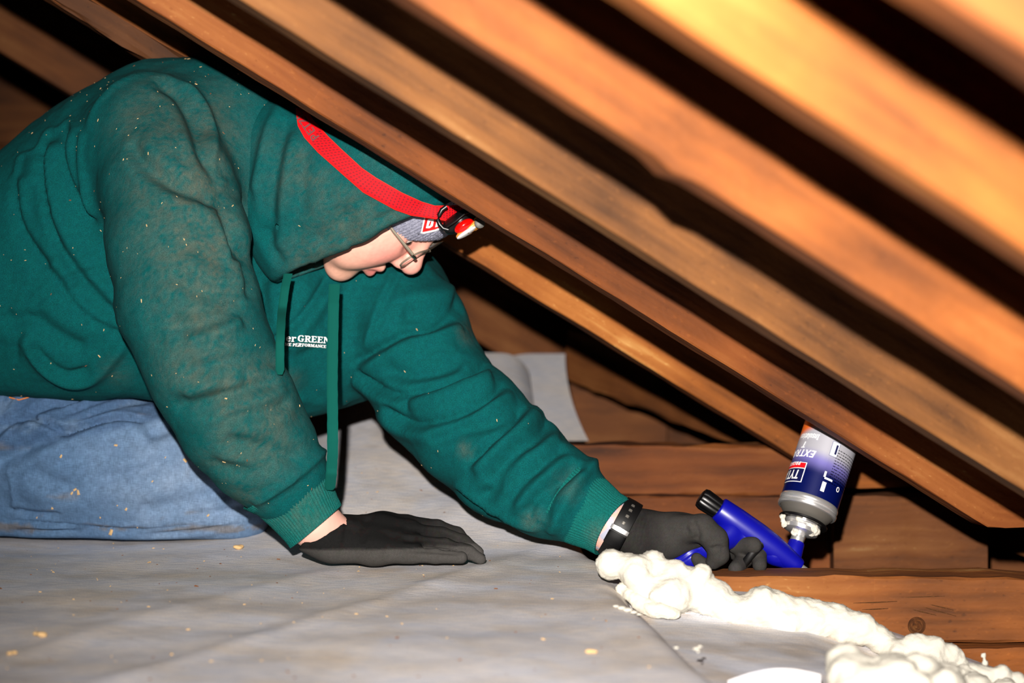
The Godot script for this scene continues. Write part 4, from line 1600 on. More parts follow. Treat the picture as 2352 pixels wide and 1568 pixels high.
func make_gloves(man: Node3D) -> void:
	# right hand: flat on the floor, little finger towards the lens, back of the hand sloping away
	var c := Clay.new()
	c.chain(pts4([[712, 1222, 2.76, 47], [745, 1232, 2.762, 48], [790, 1236, 2.77, 45]]), 0.01)
	c.chain(pts4([[770, 1258, 2.757, 33], [860, 1264, 2.757, 30], [945, 1270, 2.757, 24]]), 0.014)
	c.chain(pts4([[780, 1236, 2.775, 38], [860, 1242, 2.777, 34], [945, 1246, 2.777, 26]]), 0.014)
	c.chain(pts4([[790, 1216, 2.79, 34], [870, 1216, 2.797, 32], [945, 1218, 2.80, 25]]), 0.014)
	c.chain(pts4([[800, 1214, 2.81, 28], [880, 1208, 2.82, 28], [935, 1204, 2.822, 22]]), 0.014)
	c.chain(pts4([[930, 1273, 2.757, 19], [1000, 1277, 2.755, 16.5], [1060, 1280, 2.753, 14.5]]), 0.004)
	c.chain(pts4([[935, 1247, 2.777, 19], [1020, 1250, 2.774, 16.5], [1075, 1267, 2.77, 16], [1104, 1284, 2.768, 13]]), 0.004)
	c.chain(pts4([[935, 1220, 2.80, 19], [1015, 1226, 2.797, 16], [1065, 1243, 2.793, 15.5], [1098, 1268, 2.79, 14]]), 0.004)
	c.chain(pts4([[930, 1200, 2.822, 18], [1005, 1209, 2.82, 16], [1050, 1226, 2.817, 16], [1080, 1255, 2.815, 13]]), 0.004)
	c.chain(pts4([[830, 1216, 2.825, 26], [890, 1232, 2.85, 20], [930, 1240, 2.862, 16]]), 0.006)
	var cuff_wrinkles := [["v", 2.77, 7, 3, [842, 1190, 838, 1220, 836, 1240]], ["v", 2.76, 7, 3, [800, 1196, 796, 1230, 790, 1262]],
		["v", 2.765, 5, 4, [925, 1258, 1000, 1262, 1060, 1266]], ["v", 2.785, 5, 4, [925, 1232, 1010, 1238, 1075, 1254]], ["v", 2.80, 5, 4, [925, 1212, 1000, 1222, 1060, 1238]]]
	c.clips.append(Plane(Vector3(0, -1, 0), 0.001))
	c.clips.append(Plane(Vector3(-0.83, 0.56, 0).normalized(), pt(718, 1212, 2.76)))
	var edge := pt(880, 1262, 2.757).y
	var o := obj("glove", glove_mesh(c, 0.0024, func(p: Vector3): return smoothstep(edge + 0.004, edge + 0.001, p.y) * 0.9 + smoothstep(pt(960, 0, 2.76).x, pt(1060, 0, 2.76).x, p.x) * 0.35, cuff_wrinkles), M.glove, man)
	o.set_meta("label", "black work glove planted flat on the membrane")
	# left hand: closed round the gun's handle
	c = Clay.new()
	c.chain(pts4([[1400, 1206, 2.80, 64], [1475, 1228, 2.80, 52], [1515, 1238, 2.80, 52]]), 0.01)
	c.chain(pts4([[1500, 1228, 2.80, 48], [1560, 1224, 2.80, 42], [1600, 1220, 2.795, 36]]), 0.014)
	c.chain(pts4([[1484, 1254, 2.805, 42], [1525, 1258, 2.83, 34], [1575, 1262, 2.85, 26]]), 0.014)
	# thumb over the near side of the handle
	c.chain(pts4([[1560, 1216, 2.785, 34], [1612, 1212, 2.772, 31], [1642, 1238, 2.764, 29], [1651, 1274, 2.765, 23], [1638, 1290, 2.768, 18]]), 0.005)
	# fingers come round from the far side
	c.chain(pts4([[1570, 1270, 2.845, 22], [1640, 1290, 2.85, 19], [1650, 1318, 2.82, 18], [1612, 1296, 2.785, 16], [1600, 1282, 2.782, 14]]), 0.004)
	c.chain(pts4([[1590, 1255, 2.85, 22], [1680, 1262, 2.85, 19], [1712, 1282, 2.82, 19], [1690, 1306, 2.795, 18]]), 0.004)
	c.chain(pts4([[1600, 1235, 2.85, 22], [1700, 1246, 2.85, 19], [1742, 1268, 2.815, 19], [1745, 1298, 2.795, 17]]), 0.004)
	c.chain(pts4([[1690, 1252, 2.82, 20], [1730, 1252, 2.80, 20]]), 0.004)
	c.clips.append(Plane(Vector3(-0.85, 0.52, 0).normalized(), pt(1409, 1206, 2.80)))
	var bumps := [["v", 2.755, 6, 5, [1590, 1196, 1604, 1222, 1600, 1240]], ["v", 2.755, 5, 3, [1575, 1206, 1582, 1226]], ["v", 2.75, 5, 4, [1632, 1262, 1648, 1256, 1664, 1262]], ["v", 2.76, 4, 3, [1492, 1190, 1480, 1225, 1474, 1262]], ["v", 2.76, 4, 3, [1478, 1182, 1466, 1220, 1460, 1262]]]
	var o2 := obj("glove", glove_mesh(c, 0.0024, func(p: Vector3): return 0.25 + smoothstep(pt(1480, 0, 2.8).x, pt(1540, 0, 2.8).x, p.x) * 0.4, bumps), M.glove, man)
	o2.set_meta("label", "black work glove gripping the blue foam gun")


func make_beanie(man: Node3D) -> void:
	var c := Clay.new()
	c.egg(hp(-4, 26, 0), Vector3(0.1005, 0.104, 0.0815), head_b, 0.01)
	c.shell = 0.0022
	var a := hp(94, 8, 0)
	var b := hp(40, -47, 70)
	var b2 := hp(40, -47, -70)
	var nrm := (b - a).cross(b2 - a).normalized()
	if nrm.dot(head_b.x) < 0: nrm = -nrm
	c.clips.append(Plane(nrm, a))
	var bb := c.build(0.003)
	var v: PackedVector3Array = bb[0]
	var n := normals(v, bb[1])
	for i in v.size():                                 # knitted ribs run towards the crown
		var q := head_b.transposed() * (v[i] - head_o)
		v[i] += n[i] * 0.0009 * sin(atan2(q.z, q.x) * 120.0)
	var o := obj("beanie", to_mesh(v, bb[1]), M.knit, man)
	o.set_meta("label", "grey marled knit cap showing under the hood")
	var f := front_of(v, n)
	# the red patch with white border and letters
	_flat(o, "patch_border", [[975, 496], [966, 536], [975, 537], [1000, 531], [1024, 522], [1026, 496]], f, v, 0.0018, M.thread_white)
	_flat(o, "patch", [[978, 497], [970, 533], [998, 527], [1021, 518], [1023, 497]], f, v, 0.0032, M.patch_red)
	_flat(o, "patch_letter", [[983, 503], [978, 524], [987, 524], [994, 519], [997, 503]], f, v, 0.0046, M.thread_white)
	_flat(o, "patch_letter", [[988, 508], [984, 519], [988, 518], [991, 508]], f, v, 0.0062, M.patch_red)
	_flat(o, "patch_letter", [[1004, 503], [999, 522], [1008, 520], [1010, 515], [1005, 516], [1009, 503]], f, v, 0.0046, M.thread_white)


func _flat(parent: Node3D, called: String, outline: Array, f: Dictionary, v: PackedVector3Array, lift: float, m: Material) -> void:
	var pv := PackedVector3Array()
	var p2 := PackedVector2Array()
	for i in outline.size():
		var a := Vector2(outline[i][0], outline[i][1])
		var b := Vector2(outline[(i + 1) % outline.size()][0], outline[(i + 1) % outline.size()][1])
		for k in 3:
			p2.append(a.lerp(b, k / 3.0))
	for q in p2:
		var d := 2.83
		for it in 3:
			var p := pt(q.x, q.y, d)
			d = -front_z(f, v, p.x, p.y, -d)
		pv.append(pt(q.x, q.y, d - lift))
	var tri := Geometry2D.triangulate_polygon(p2)
	var n := pv.size()
	for i in n:
		pv.append(pv[i] - Vector3(0, 0, 0.0012))
	var idx := PackedInt32Array()
	for t in range(0, tri.size(), 3):
		var x := (pv[tri[t + 2]] - pv[tri[t]]).cross(pv[tri[t + 1]] - pv[tri[t]])
		if x.z > 0: idx.append_array([tri[t], tri[t + 1], tri[t + 2]])
		else: idx.append_array([tri[t], tri[t + 2], tri[t + 1]])
	var top := to_mesh(pv, idx)
	var st := SurfaceTool.new()
	st.begin(Mesh.PRIMITIVE_TRIANGLES)
	st.append_from(top, 0, Transform3D.IDENTITY)
	for i in n:
		var j := (i + 1) % n
		for q in [pv[i], pv[j], pv[j + n], pv[i], pv[j + n], pv[i + n]]:
			st.set_normal((q - pv[0]).normalized())
			st.add_vertex(q)
	obj(called, st.commit(), m, parent)


# ------------------------------------------------------------------ headlamp, glasses, watch
func make_headlamp() -> void:
	var lamp := thing("headlamp", "red and black headlamp strapped over the green hood", "headlamp", hp(100, 60, 10))
	# the strap: a red webbing laid over hood and cap
	var low := [[679, 250], [684, 289], [699, 316], [730, 350], [785, 399], [834, 442], [907, 482], [944, 495], [999, 503], [1030, 508], [1062, 500], [1085, 494]]
	var top := [[705, 254], [724, 280], [754, 313], [784, 342], [832, 386], [864, 408], [923, 442], [969, 463], [999, 472], [1030, 472], [1060, 469], [1080, 468]]
	var rows := []
	var last := -2.83
	for i in low.size() - 1:
		for k in 5:
			var t := k / 5.0
			var row := []
			for j in 7:
				var a := Vector2(low[i][0], low[i][1]).lerp(Vector2(low[i + 1][0], low[i + 1][1]), t)
				var b := Vector2(top[i][0], top[i][1]).lerp(Vector2(top[i + 1][0], top[i + 1][1]), t)
				var q := a.lerp(b, j / 6.0)
				var d := -last
				for it in 3:
					var p := pt(q.x, q.y, d)
					d = -front_z(hood_f, hood_v, p.x, p.y, last) - 0.0032
				if q.x > 960.0:                       # past the hood's rim the strap lies on the cap
					d = lerpf(d, 2.795 + 0.06 * pow((q.x - 990.0) / 100.0, 2.0) * signf(maxf(q.x - 990.0, 0.0)), smoothstep(950.0, 990.0, q.x))
				if j == 3: last = -d
				row.append(pt(q.x, q.y, d))
			rows.append(row)
	# pull each cross row onto a straight line, so that it reads as webbing
	for row in rows:
		for j in 7:
			row[j].z = lerpf(row[j].z, lerpf(row[0].z, row[6].z, j / 6.0) + 0.002, 0.7)
	for r in range(1, rows.size() - 1):
		for j in 7:
			rows[r][j].z = (rows[r - 1][j].z + rows[r][j].z * 2.0 + rows[r + 1][j].z) / 4.0
	# round the back of the head
	var first: Array = rows[0]
	for s in 4:
		var row := []
		for j in 7:
			row.append(first[j] + Vector3(0.012 * s * (0.5 if s > 2 else -0.15), 0.006 * (s + 1), -0.028 * (s + 1)))
		rows.push_front(row)
	var v := PackedVector3Array(); var uv := PackedVector2Array(); var idx := PackedInt32Array()
	var run := 0.0
	for r in rows.size():
		if r > 0: run += (rows[r][3] - rows[r - 1][3]).length()
		for j in 7:
			v.append(rows[r][j])
			uv.append(Vector2(run / 0.030, 1.0 - j / 6.0))
	for r in rows.size() - 1:
		for j in 6:
			var p := r * 7 + j
			idx.append_array([p, p + 1, p + 7, p + 1, p + 8, p + 7])
	# give the webbing thickness
	var n := v.size()
	for i in n:
		v.append(v[i] - Vector3(0.0, 0.0, 0.0018))
		uv.append(uv[i])
	for r in rows.size() - 1:
		for e in [0, 6]:
			var p: int = r * 7 + e
			if e == 0: idx.append_array([p, p + 7, p + n, p + 7, p + 7 + n, p + n])
			else: idx.append_array([p, p + n, p + 7, p + 7, p + n, p + 7 + n])
	var w := 1024
	var h := 64
	var img := Image.create(w, h, false, Image.FORMAT_RGB8)
	img.fill(Color(0.91, 0.0156, 0.078))
	for a in 60:
		for b in 5:                               # printed dots over the front two thirds
			if a > 5 or b < a - 1:
				img.fill_rect(Rect2i(390 + a * 11, 7 + b * 10 + (a % 2) * 2, 6, 7), Color(0.52, 0.039, 0.091))
	img.fill_rect(Rect2i(0, 0, w, 3), Color(0.93, 0.13, 0.078))
	img.fill_rect(Rect2i(0, h - 3, w, 3), Color(0.93, 0.13, 0.078))
	img.generate_mipmaps()
	var sm := mat(Color.WHITE, 0.75, 0.0, 0.35)
	sm.albedo_texture = ImageTexture.create_from_image(img)
	for i in uv.size():
		uv[i].x *= 0.030 / run
	obj("strap", to_mesh(v, idx, null, uv), sm, lamp)
	# the word on the webbing, upside down
	var t := TextMesh.new()
	var fnt := SystemFont.new()
	fnt.font_names = PackedStringArray(["Droid Sans"])
	fnt.font_weight = 700
	t.font = fnt
	t.text = "PETZL"
	t.font_size = 64
	t.pixel_size = 0.014 / 64.0
	t.depth = 0.0
	t.curve_step = 2.0
	var arr := t.surface_get_arrays(0)
	var tv: PackedVector3Array = arr[Mesh.ARRAY_VERTEX]
	var o2 := Vector2(706, 290)
	for i in tv.size():
		var q := o2 + Vector2(0.58, 0.81) * (-tv[i].x / 0.00052) + Vector2(-0.81, 0.58) * (tv[i].y / 0.00052)
		var d := 2.83
		for it in 3:
			var p := pt(q.x, q.y, d)
			d = -front_z(hood_f, hood_v, p.x, p.y, -d)
		tv[i] = pt(q.x, q.y, d - 0.0075)
	arr[Mesh.ARRAY_VERTEX] = tv
	var nn := PackedVector3Array()
	nn.resize(tv.size())
	nn.fill(Vector3(0, 0, 1))
	arr[Mesh.ARRAY_NORMAL] = nn
	arr[Mesh.ARRAY_TANGENT] = null
	var tm := ArrayMesh.new()
	tm.add_surface_from_arrays(Mesh.PRIMITIVE_TRIANGLES, arr)
	obj("lettering", tm, M.strap_print, lamp)
	# bracket, housing, cover, lens
	var k := 2.80 / LENS
	var loop := []
	for q in [[1026, 474], [1015, 482], [1008, 494], [1006, 505], [1010, 515], [1018, 524], [1030, 528]]:
		loop.append(pt(q[0], q[1], 2.785))
	obj("bracket", tube(loop, 0.0028, 10), M.black_plastic, lamp)
	var ax := Vector3(0.84, 0.54, 0.0)
	var fw := Vector3(0.54, -0.84, 0.12).normalized()
	var zz := ax.cross(fw).normalized()
	var bs := Basis(ax, fw, zz)
	var c := Clay.new()
	c.cap(pt(1034, 521, 2.80), pt(1080, 490, 2.80), 18 * k, 16 * k, 0.006)
	c.egg(pt(1058, 508, 2.80), Vector3(26, 17, 30) * k, bs, 0.008)
	var b := c.build(0.0012)
	var body := obj("housing", to_mesh(relax(b[0], b[1], 1), b[1]), M.black_plastic, lamp)
	obj("rib", tube([pt(1026, 522, 2.779), pt(1048, 507, 2.772), pt(1066, 492, 2.773), pt(1084, 484, 2.78)], 0.0011, 8), M.black_rubber, body)
	obj("tilt_tab", board(pt(1084, 482, 2.785), Vector3(0.7, -0.7, 0), Vector3(0.7, 0.7, 0), Vector3(0, 0, 1), 0.006, 0.003, 0.003, 0.0), M.red_plastic, lamp)
	c = Clay.new()
	c.egg(pt(1066, 519, 2.79), Vector3(25, 13, 26) * k, bs, 0.004)
	b = c.build(0.0012)
	obj("cover", to_mesh(relax(b[0], b[1], 1), b[1]), M.red_plastic, lamp)
	c = Clay.new()
	c.egg(pt(1083, 523, 2.795), Vector3(42, 11, 26) * k, bs, 0.004)
	b = c.build(0.0012)
	obj("bezel", to_mesh(relax(b[0], b[1], 1), b[1]), M.amber_plastic, lamp)
	c = Clay.new()
	c.egg(pt(1072, 534, 2.788), Vector3(27, 6.0, 22) * k, bs, 0.004)
	b = c.build(0.001)
	obj("reflector", to_mesh(relax(b[0], b[1], 1), b[1]), M.white_plastic, lamp)
	obj("button", lathe(pt(1102, 512, 2.776), Vector3(0.1, 0.1, 1.0), [[-0.003, 0.0062], [0.0003, 0.0062], [0.0009, 0.0054], [0.0009, 0.0]], 28), M.grey_plastic, lamp)


func make_glasses() -> void:
	var o := thing("eyeglasses", "thin metal framed eyeglasses on the worker's nose", "eyeglasses", hp(97, -14, 0))
	for s in [-1, 1]:
		var ring := []
		for k in 29:
			var an := TAU * k / 28.0
			var y := sin(an) * 17.0
			var z := cos(an) * 25.0
			z = signf(z) * pow(absf(z) / 25.0, 0.75) * 25.0
			y = signf(y) * pow(absf(y) / 17.0, 0.75) * 17.0
			ring.append(hp(101.0 - 0.006 * pow(absf(z + 33.0) - 8.0, 2.0) * 0.3 - absf(z) * 0.02, -17.0 + y, s * 33.0 + z))
		obj("rim", tube(ring, 0.0012, 8, false, 1.0, head_b.x), M.frame_metal, o)
		var v := PackedVector3Array([Vector3.ZERO])
		var idx := PackedInt32Array()
		var mid := Vector3.ZERO
		for k in 28:
			v.append(ring[k])
			mid += ring[k] / 28.0
			idx.append_array([0, 1 + k, 1 + (k + 1) % 28])
		v[0] = mid + head_b.x * 0.0012
		obj("lens", to_mesh(v, idx), M.glass, o)
		obj("temple", tube([hp(98, -8, s * 58), hp(94, -7, s * 62), hp(60, -8, s * 70), hp(10, -6, s * 79)], [0.0012, 0.0012, 0.0011, 0.001], 8, true, 1.7, head_b.y), M.frame_metal, o)
		obj("hinge", tube([hp(100, -9, s * 56), hp(95, -8, s * 62)], 0.0022, 8), M.steel, o)
	obj("bridge", tube([hp(100, -10, -9), hp(103, -7, 0), hp(100, -10, 9)], 0.0012, 8), M.frame_metal, o)


func make_watch() -> void:
	var c := pt(1425, 1214, 2.803)
	var ax := Vector3(0.87, -0.48, 0.10).normalized()
	var o := thing("wristwatch", "black strapped wristwatch between green cuff and glove", "watch", c)
	var a := Vector3(-0.48, -0.87, 0).normalized()
	a = (a - ax * a.dot(ax)).normalized()
	var b := ax.cross(a).normalized()
	if b.z < 0: b = -b
	var ra := 0.0352
	var rb := 0.0335
	var hw := 0.0105
	var band := func(an: float, lift: float, s: float) -> Vector3:
		return c + a * cos(an) * (ra + lift) + b * sin(an) * (rb + lift) + ax * s
	var v := PackedVector3Array(); var idx := PackedInt32Array()
	var prof := [[0.0, -hw], [0.0018, -hw + 0.0006], [0.0022, 0.0], [0.0018, hw - 0.0006], [0.0, hw]]
	for k in 65:
		for p in prof:
			v.append(band.call(TAU * k / 64.0, p[0], p[1]))
	for k in 64:
		for j in 4:
			var p := k * 5 + j
			idx.append_array([p, p + 1, p + 5, p + 1, p + 6, p + 5])
	var m := to_mesh(v, idx)
	var nrm: PackedVector3Array = m.surface_get_arrays(0)[Mesh.ARRAY_NORMAL]
	if nrm[2].dot(v[2] - c) < 0:
		idx.reverse()
		m = to_mesh(v, idx)
	obj("strap", m, M.black_rubber, o)
	var pad := func(called: String, an: float, wide: float, s0: float, s1: float, thick: float, mt: Material):
		var st := []
		for k in 5:
			var t := an + (k / 4.0 - 0.5) * wide
			st.append([band.call(t, 0.0015 + thick * 0.5, (s0 + s1) * 0.5), ax * (s1 - s0) * 0.5, (band.call(t, 1.0, 0.0) - band.call(t, 0.0, 0.0)) * thick])
		obj(called, loft(st, 16), mt, o)
	pad.call("buckle", 1.62, 0.13, -hw - 0.001, hw + 0.001, 0.0022, M.chrome)
	pad.call("keeper", 1.28, 0.42, -hw - 0.0005, hw + 0.0005, 0.0026, M.black_plastic)
	for k in 4:
		pad.call("hole", 1.86 + k * 0.25, 0.09, -0.0022, 0.0022, 0.0009, M.dull_steel)
	pad.call("watch_face", -1.5, 0.8, -0.017, 0.017, 0.005, M.black_plastic)


# ------------------------------------------------------------------ foam gun and its can
var can_o := Vector3.ZERO
var can_a := Vector3.UP
var can_n := Vector3.BACK
var can_r := Vector3.RIGHT
const CAN_K := 2.86 / 5500.0


func can_at(u: float, v: float) -> Vector2:      # sheet place -> (along the axis, turn) in metres and radians
	var q := Vector2(u - 1859.0, v - 1154.0)
	var off := clampf(q.dot(Vector2(0.934, 0.357)) / 67.0, -0.98, 0.98)
	var s := (q.dot(Vector2(0.357, -0.934)) - 21.0 * sqrt(1.0 - off * off)) / 0.94
	return Vector2(s * CAN_K, -asin(off))


func can_p(s: float, turn: float, lift: float) -> Vector3:
	return can_o + can_a * s + (can_n * cos(turn) + can_r * sin(turn)) * (67.0 * CAN_K + lift)


func can_text(parent: Node3D, words: String, u: float, v: float, size: float, m: Material, slant := 0.0, thin := 1.0) -> void:
	var t := TextMesh.new()
	var f := SystemFont.new()
	f.font_names = PackedStringArray(["Droid Sans"])
	f.font_weight = 700
	t.font = f
	t.text = words
	t.font_size = 64
	t.pixel_size = size / 64.0
	t.depth = 0.0
	t.curve_step = 1.5
	t.horizontal_alignment = HORIZONTAL_ALIGNMENT_LEFT
	var arr := t.surface_get_arrays(0)
	var tv: PackedVector3Array = arr[Mesh.ARRAY_VERTEX]
	var p := can_at(u, v)
	var n := PackedVector3Array()
	for i in tv.size():
		var turn := p.y + (tv[i].x * thin + tv[i].y * slant) / (67.0 * CAN_K)
		tv[i] = can_p(p.x - tv[i].y, turn, 0.0007)
		n.append((can_n * cos(turn) + can_r * sin(turn)))
	arr[Mesh.ARRAY_VERTEX] = tv
	arr[Mesh.ARRAY_NORMAL] = n
	arr[Mesh.ARRAY_TANGENT] = null
	var mm := ArrayMesh.new()
	mm.add_surface_from_arrays(Mesh.PRIMITIVE_TRIANGLES, arr)
	obj("lettering", mm, m, parent)


func can_patch(parent: Node3D, called: String, s0: float, s1: float, t0: float, t1: float, lift: float, m: Material) -> void:
	var v := PackedVector3Array(); var idx := PackedInt32Array()
	for i in 9:
		var t := lerpf(t0, t1, i / 8.0)
		v.append(can_p(s0, t, lift)); v.append(can_p(s1, t, lift))
	for i in 8:
		var p := i * 2
		idx.append_array([p, p + 1, p + 2, p + 1, p + 3, p + 2])
	var mesh := to_mesh(v, idx)
	var nn: PackedVector3Array = mesh.surface_get_arrays(0)[Mesh.ARRAY_NORMAL]
	if nn[8].dot(can_n) < 0:
		idx.reverse()
		mesh = to_mesh(v, idx)
	obj(called, mesh, m, parent)


func make_gun() -> void:
	var k := 2.82 / LENS
	var gun := thing("foam_gun", "blue plastic foam gun held by the glove behind the joist", "foam gun", pt(1740, 1250, 2.82))
	# barrel: a turned shape, thick in the middle
	var r0 := pt(1649, 1168, 2.82)
	var r1 := pt(1839, 1303, 2.82)
	var prof := []
	for q in [[0, 0], [0, 26], [2, 29], [5, 30], [50, 32], [110, 32.5], [150, 30.5], [185, 26], [215, 20.5], [228, 18], [232, 15], [232, 0]]:
		prof.append([q[0] * k, q[1] * k])
	obj("barrel", lathe(r0, r1 - r0, prof, 48), M.blue_plastic, gun)
	# grip with the web that runs into the barrel
	var c := Clay.new()
	c.chain(pts4([[1690, 1205, 2.82, 25], [1670, 1228, 2.816, 27], [1636, 1250, 2.808, 27], [1588, 1278, 2.80, 26], [1540, 1308, 2.80, 21]]), 0.012)
	c.chain(pts4([[1682, 1222, 2.82, 24], [1725, 1236, 2.82, 25], [1780, 1272, 2.82, 22], [1822, 1300, 2.82, 14]]), 0.010)
	var b := c.build(0.0022)
	var v: PackedVector3Array = relax(b[0], b[1], 2)
	var n := normals(v, b[1])
	v = sculpt(v, n, [["v", 2.805, 3, 2, [1548, 1292, 1590, 1262, 1606, 1255]]], 0.04)
	obj("grip", to_mesh(v, b[1]), M.blue_plastic, gun)
	# flow knob at the rear
	var bk := pt(1652, 1171, 2.82)
	var kax := (pt(1604, 1138, 2.82) - bk).normalized()
	obj("flow_knob", lathe(bk, kax, [[-0.002, 0.0], [-0.002, 0.0115], [0.006, 0.0125], [0.022, 0.0132], [0.0262, 0.0118], [0.0275, 0.008], [0.0275, 0.0]], 72, func(_r, an): return 1.0 - 0.075 * pow(absf(cos(an * 4.5)), 6.0)), M.black_plastic, gun)
	# trigger
	obj("trigger", tube([pt(1746, 1248, 2.80), pt(1736, 1262, 2.797), pt(1722, 1278, 2.797), pt(1712, 1290, 2.80), pt(1702, 1308, 2.805)], [0.004, 0.0034, 0.003, 0.003, 0.003], 10, true, 1.6), M.black_rubber, gun)
	obj("trigger_pivot", lathe(pt(1742, 1250, 2.815), Vector3(0, 0, 1), [[0, 0.005], [0.012, 0.005], [0.0125, 0.003], [0.0125, 0.0]], 20), M.black_plastic, gun)
	# nozzle
	obj("nozzle", tube([pt(1832, 1299, 2.82), pt(1852, 1313, 2.82), pt(1862, 1320, 2.82), pt(1884, 1338, 2.82)], [0.0052, 0.005, 0.0036, 0.0028], 16), M.chrome, gun)
	# the can
	can_a = Vector3(0.357, 0.934, -0.36).normalized()
	can_n = (Vector3(0, 0, 1) - can_a * can_a.z).normalized()
	can_r = (-can_a).cross(can_n).normalized()
	can_o = pt(1859, 1154, 2.86)
	var kk := CAN_K
	var px := func(list: Array) -> Array:
		var out := []
		for q in list: out.append([q[0] * kk, q[1] * kk])
		return out
	obj("can_seat", lathe(can_o, can_a, px.call([[-150, 0], [-150, 20], [-128, 21], [-100, 18.5], [-97, 17], [-97, 0]]), 32), M.blue_plastic, gun)
	obj("hex_nut", lathe(can_o, can_a, px.call([[-99, 0], [-99, 15], [-97, 16.5], [-76, 16.5], [-74, 15], [-74, 0]]), 6), M.chrome, gun)
	obj("thread_ring", lathe(can_o, can_a, px.call([[-78, 15], [-76, 30], [-72, 40], [-64, 42], [-62, 39], [-58, 39], [-56, 42], [-50, 42], [-48, 36]]), 48), M.chrome, gun)
	obj("lock_collar", lathe(can_o, can_a, px.call([[-52, 20], [-52, 55], [-50, 57], [-47, 57], [-45, 55], [-45, 20]]), 48), M.black_plastic, gun)
	var can := thing("foam_can", "upside down foam can with silver, navy and orange print screwed on the gun", "can", can_o)
	obj("dome", lathe(can_o, can_a, px.call([[-50, 20], [-48, 34], [-42, 46], [-34, 55], [-24, 62], [-23, 63]]), 56), M.dull_steel, can)
	obj("rim", lathe(can_o, can_a, px.call([[-24, 63], [-23, 67.5], [-20, 69.5], [-16, 69.5], [-14, 67], [-12, 66], [-10, 68], [-6, 69], [-2, 68.6], [1, 67]]), 64), M.chrome, can)
	# printed wall
	var v2 := PackedVector3Array(); var idx := PackedInt32Array(); var col := PackedColorArray()
	var navy := Color(0.0036, 0.0072, 0.081)
	var silver := Color(0.45, 0.45, 0.504)
	var violet := Color(0.18, 0.162, 0.468)
	var orange := Color(0.9, 0.162, 0.018)
	for i in 93:
		var s := i * 5.0 * kk
		for j in 97:
			var an := TAU * j / 96.0
			v2.append(can_p(s, an, 0.0))
			var q := s / kk
			var lift := 22.0 * cos(an) - 10.0 * sin(an)
			var cc := navy.lerp(violet, smoothstep(58.0, 92.0, q + 0.3 * lift)).lerp(silver, smoothstep(86.0, 118.0, q + 0.3 * lift))
			cc = cc.lerp(orange, smoothstep(160.0, 182.0, q - 34.0 * sin(an + 2.5) + 4.0) * smoothstep(-0.1, 0.25, sin(an)))
			cc = cc.lerp(Color(0.05, 0.05, 0.055), smoothstep(430.0, 435.0, q))
			col.append(cc)
	for i in 92:
		for j in 96:
			var p := i * 97 + j
			idx.append_array([p, p + 97, p + 1, p + 1, p + 97, p + 98])
	var wall := to_mesh(v2, idx, col)
	var wn: PackedVector3Array = wall.surface_get_arrays(0)[Mesh.ARRAY_NORMAL]
	if wn[97 * 10].dot(can_n) < 0:
		idx.reverse()
		wall = to_mesh(v2, idx, col)
	var wm := mat(Color.WHITE, 0.32, 0.25)
	wm.vertex_color_use_as_albedo = true
	var wo := obj("printed_wall", wall, wm, can)
	obj("base", lathe(can_o, can_a, px.call([[458, 67], [462, 68.5], [467, 68], [468, 62], [460, 40], [458, 0]]), 48), M.chrome, can)
	can_text(wo, "EXTRA", 1870, 1043, 0.0125, M.ink_white, 0.25)
	can_text(wo, "T", 1852, 1022, 0.0112, M.ink_white, 0.25)
	can_text(wo, "Insulation", 1880, 1005, 0.0098, M.ink_white, 0.12, 0.62)
	# maker's badge
	var q0 := can_at(1843, 1082)
	can_patch(wo, "badge_border", q0.x - 0.013, q0.x + 0.0125, q0.y, q0.y + 1.3, 0.0003, M.ink_white)
	can_patch(wo, "badge_field", q0.x - 0.0122, q0.x + 0.0042, q0.y + 0.03, q0.y + 1.27, 0.0006, M.ink_navy)
	can_patch(wo, "badge_band", q0.x + 0.0052, q0.x + 0.0117, q0.y + 0.03, q0.y + 1.27, 0.0006, M.ink_red)
	can_text(wo, "TYTAN", 1832, 1087, 0.0160, M.ink_white, 0.1, 0.8)
	can_text(wo, "PROFESSIONAL", 1838, 1063, 0.0042, M.ink_white, 0.1, 1.1)
	# pictogram: can on a gun
	var q1 := can_at(1883, 1113)
	can_patch(wo, "pictogram", q1.x - 0.006, q1.x + 0.006, q1.y - 0.07, q1.y + 0.07, 0.0006, M.ink_white)
	var q2 := can_at(1893, 1096)
	can_patch(wo, "pictogram", q2.x - 0.0012, q2.x + 0.0012, q2.y - 0.2, q2.y + 0.1, 0.0006, M.ink_white)
	can_patch(wo, "pictogram", q2.x + 0.0008, q2.x + 0.008, q2.y + 0.08, q2.y + 0.15, 0.0006, M.ink_white)
	can_text(wo, "O", 1922, 1124, 0.0085, M.ink_white)
	# small picture frame and lines of fine print
	var q3 := can_at(1915, 1032)
	can_patch(wo, "label_frame", q3.x - 0.0095, q3.x + 0.0095, q3.y - 0.13, q3.y + 0.16, 0.0003, M.ink_grey)
	can_patch(wo, "label_frame", q3.x - 0.0088, q3.x + 0.0088, q3.y - 0.11, q3.y + 0.14, 0.0006, mat(Color(0.8, 0.81, 0.85), 0.4))
	can_patch(wo, "pictogram", q3.x - 0.006, q3.x + 0.006, q3.y - 0.07, q3.y + 0.0, 0.0009, M.ink_navy)
	var fine := SurfaceTool.new()
	fine.begin(Mesh.PRIMITIVE_TRIANGLES)
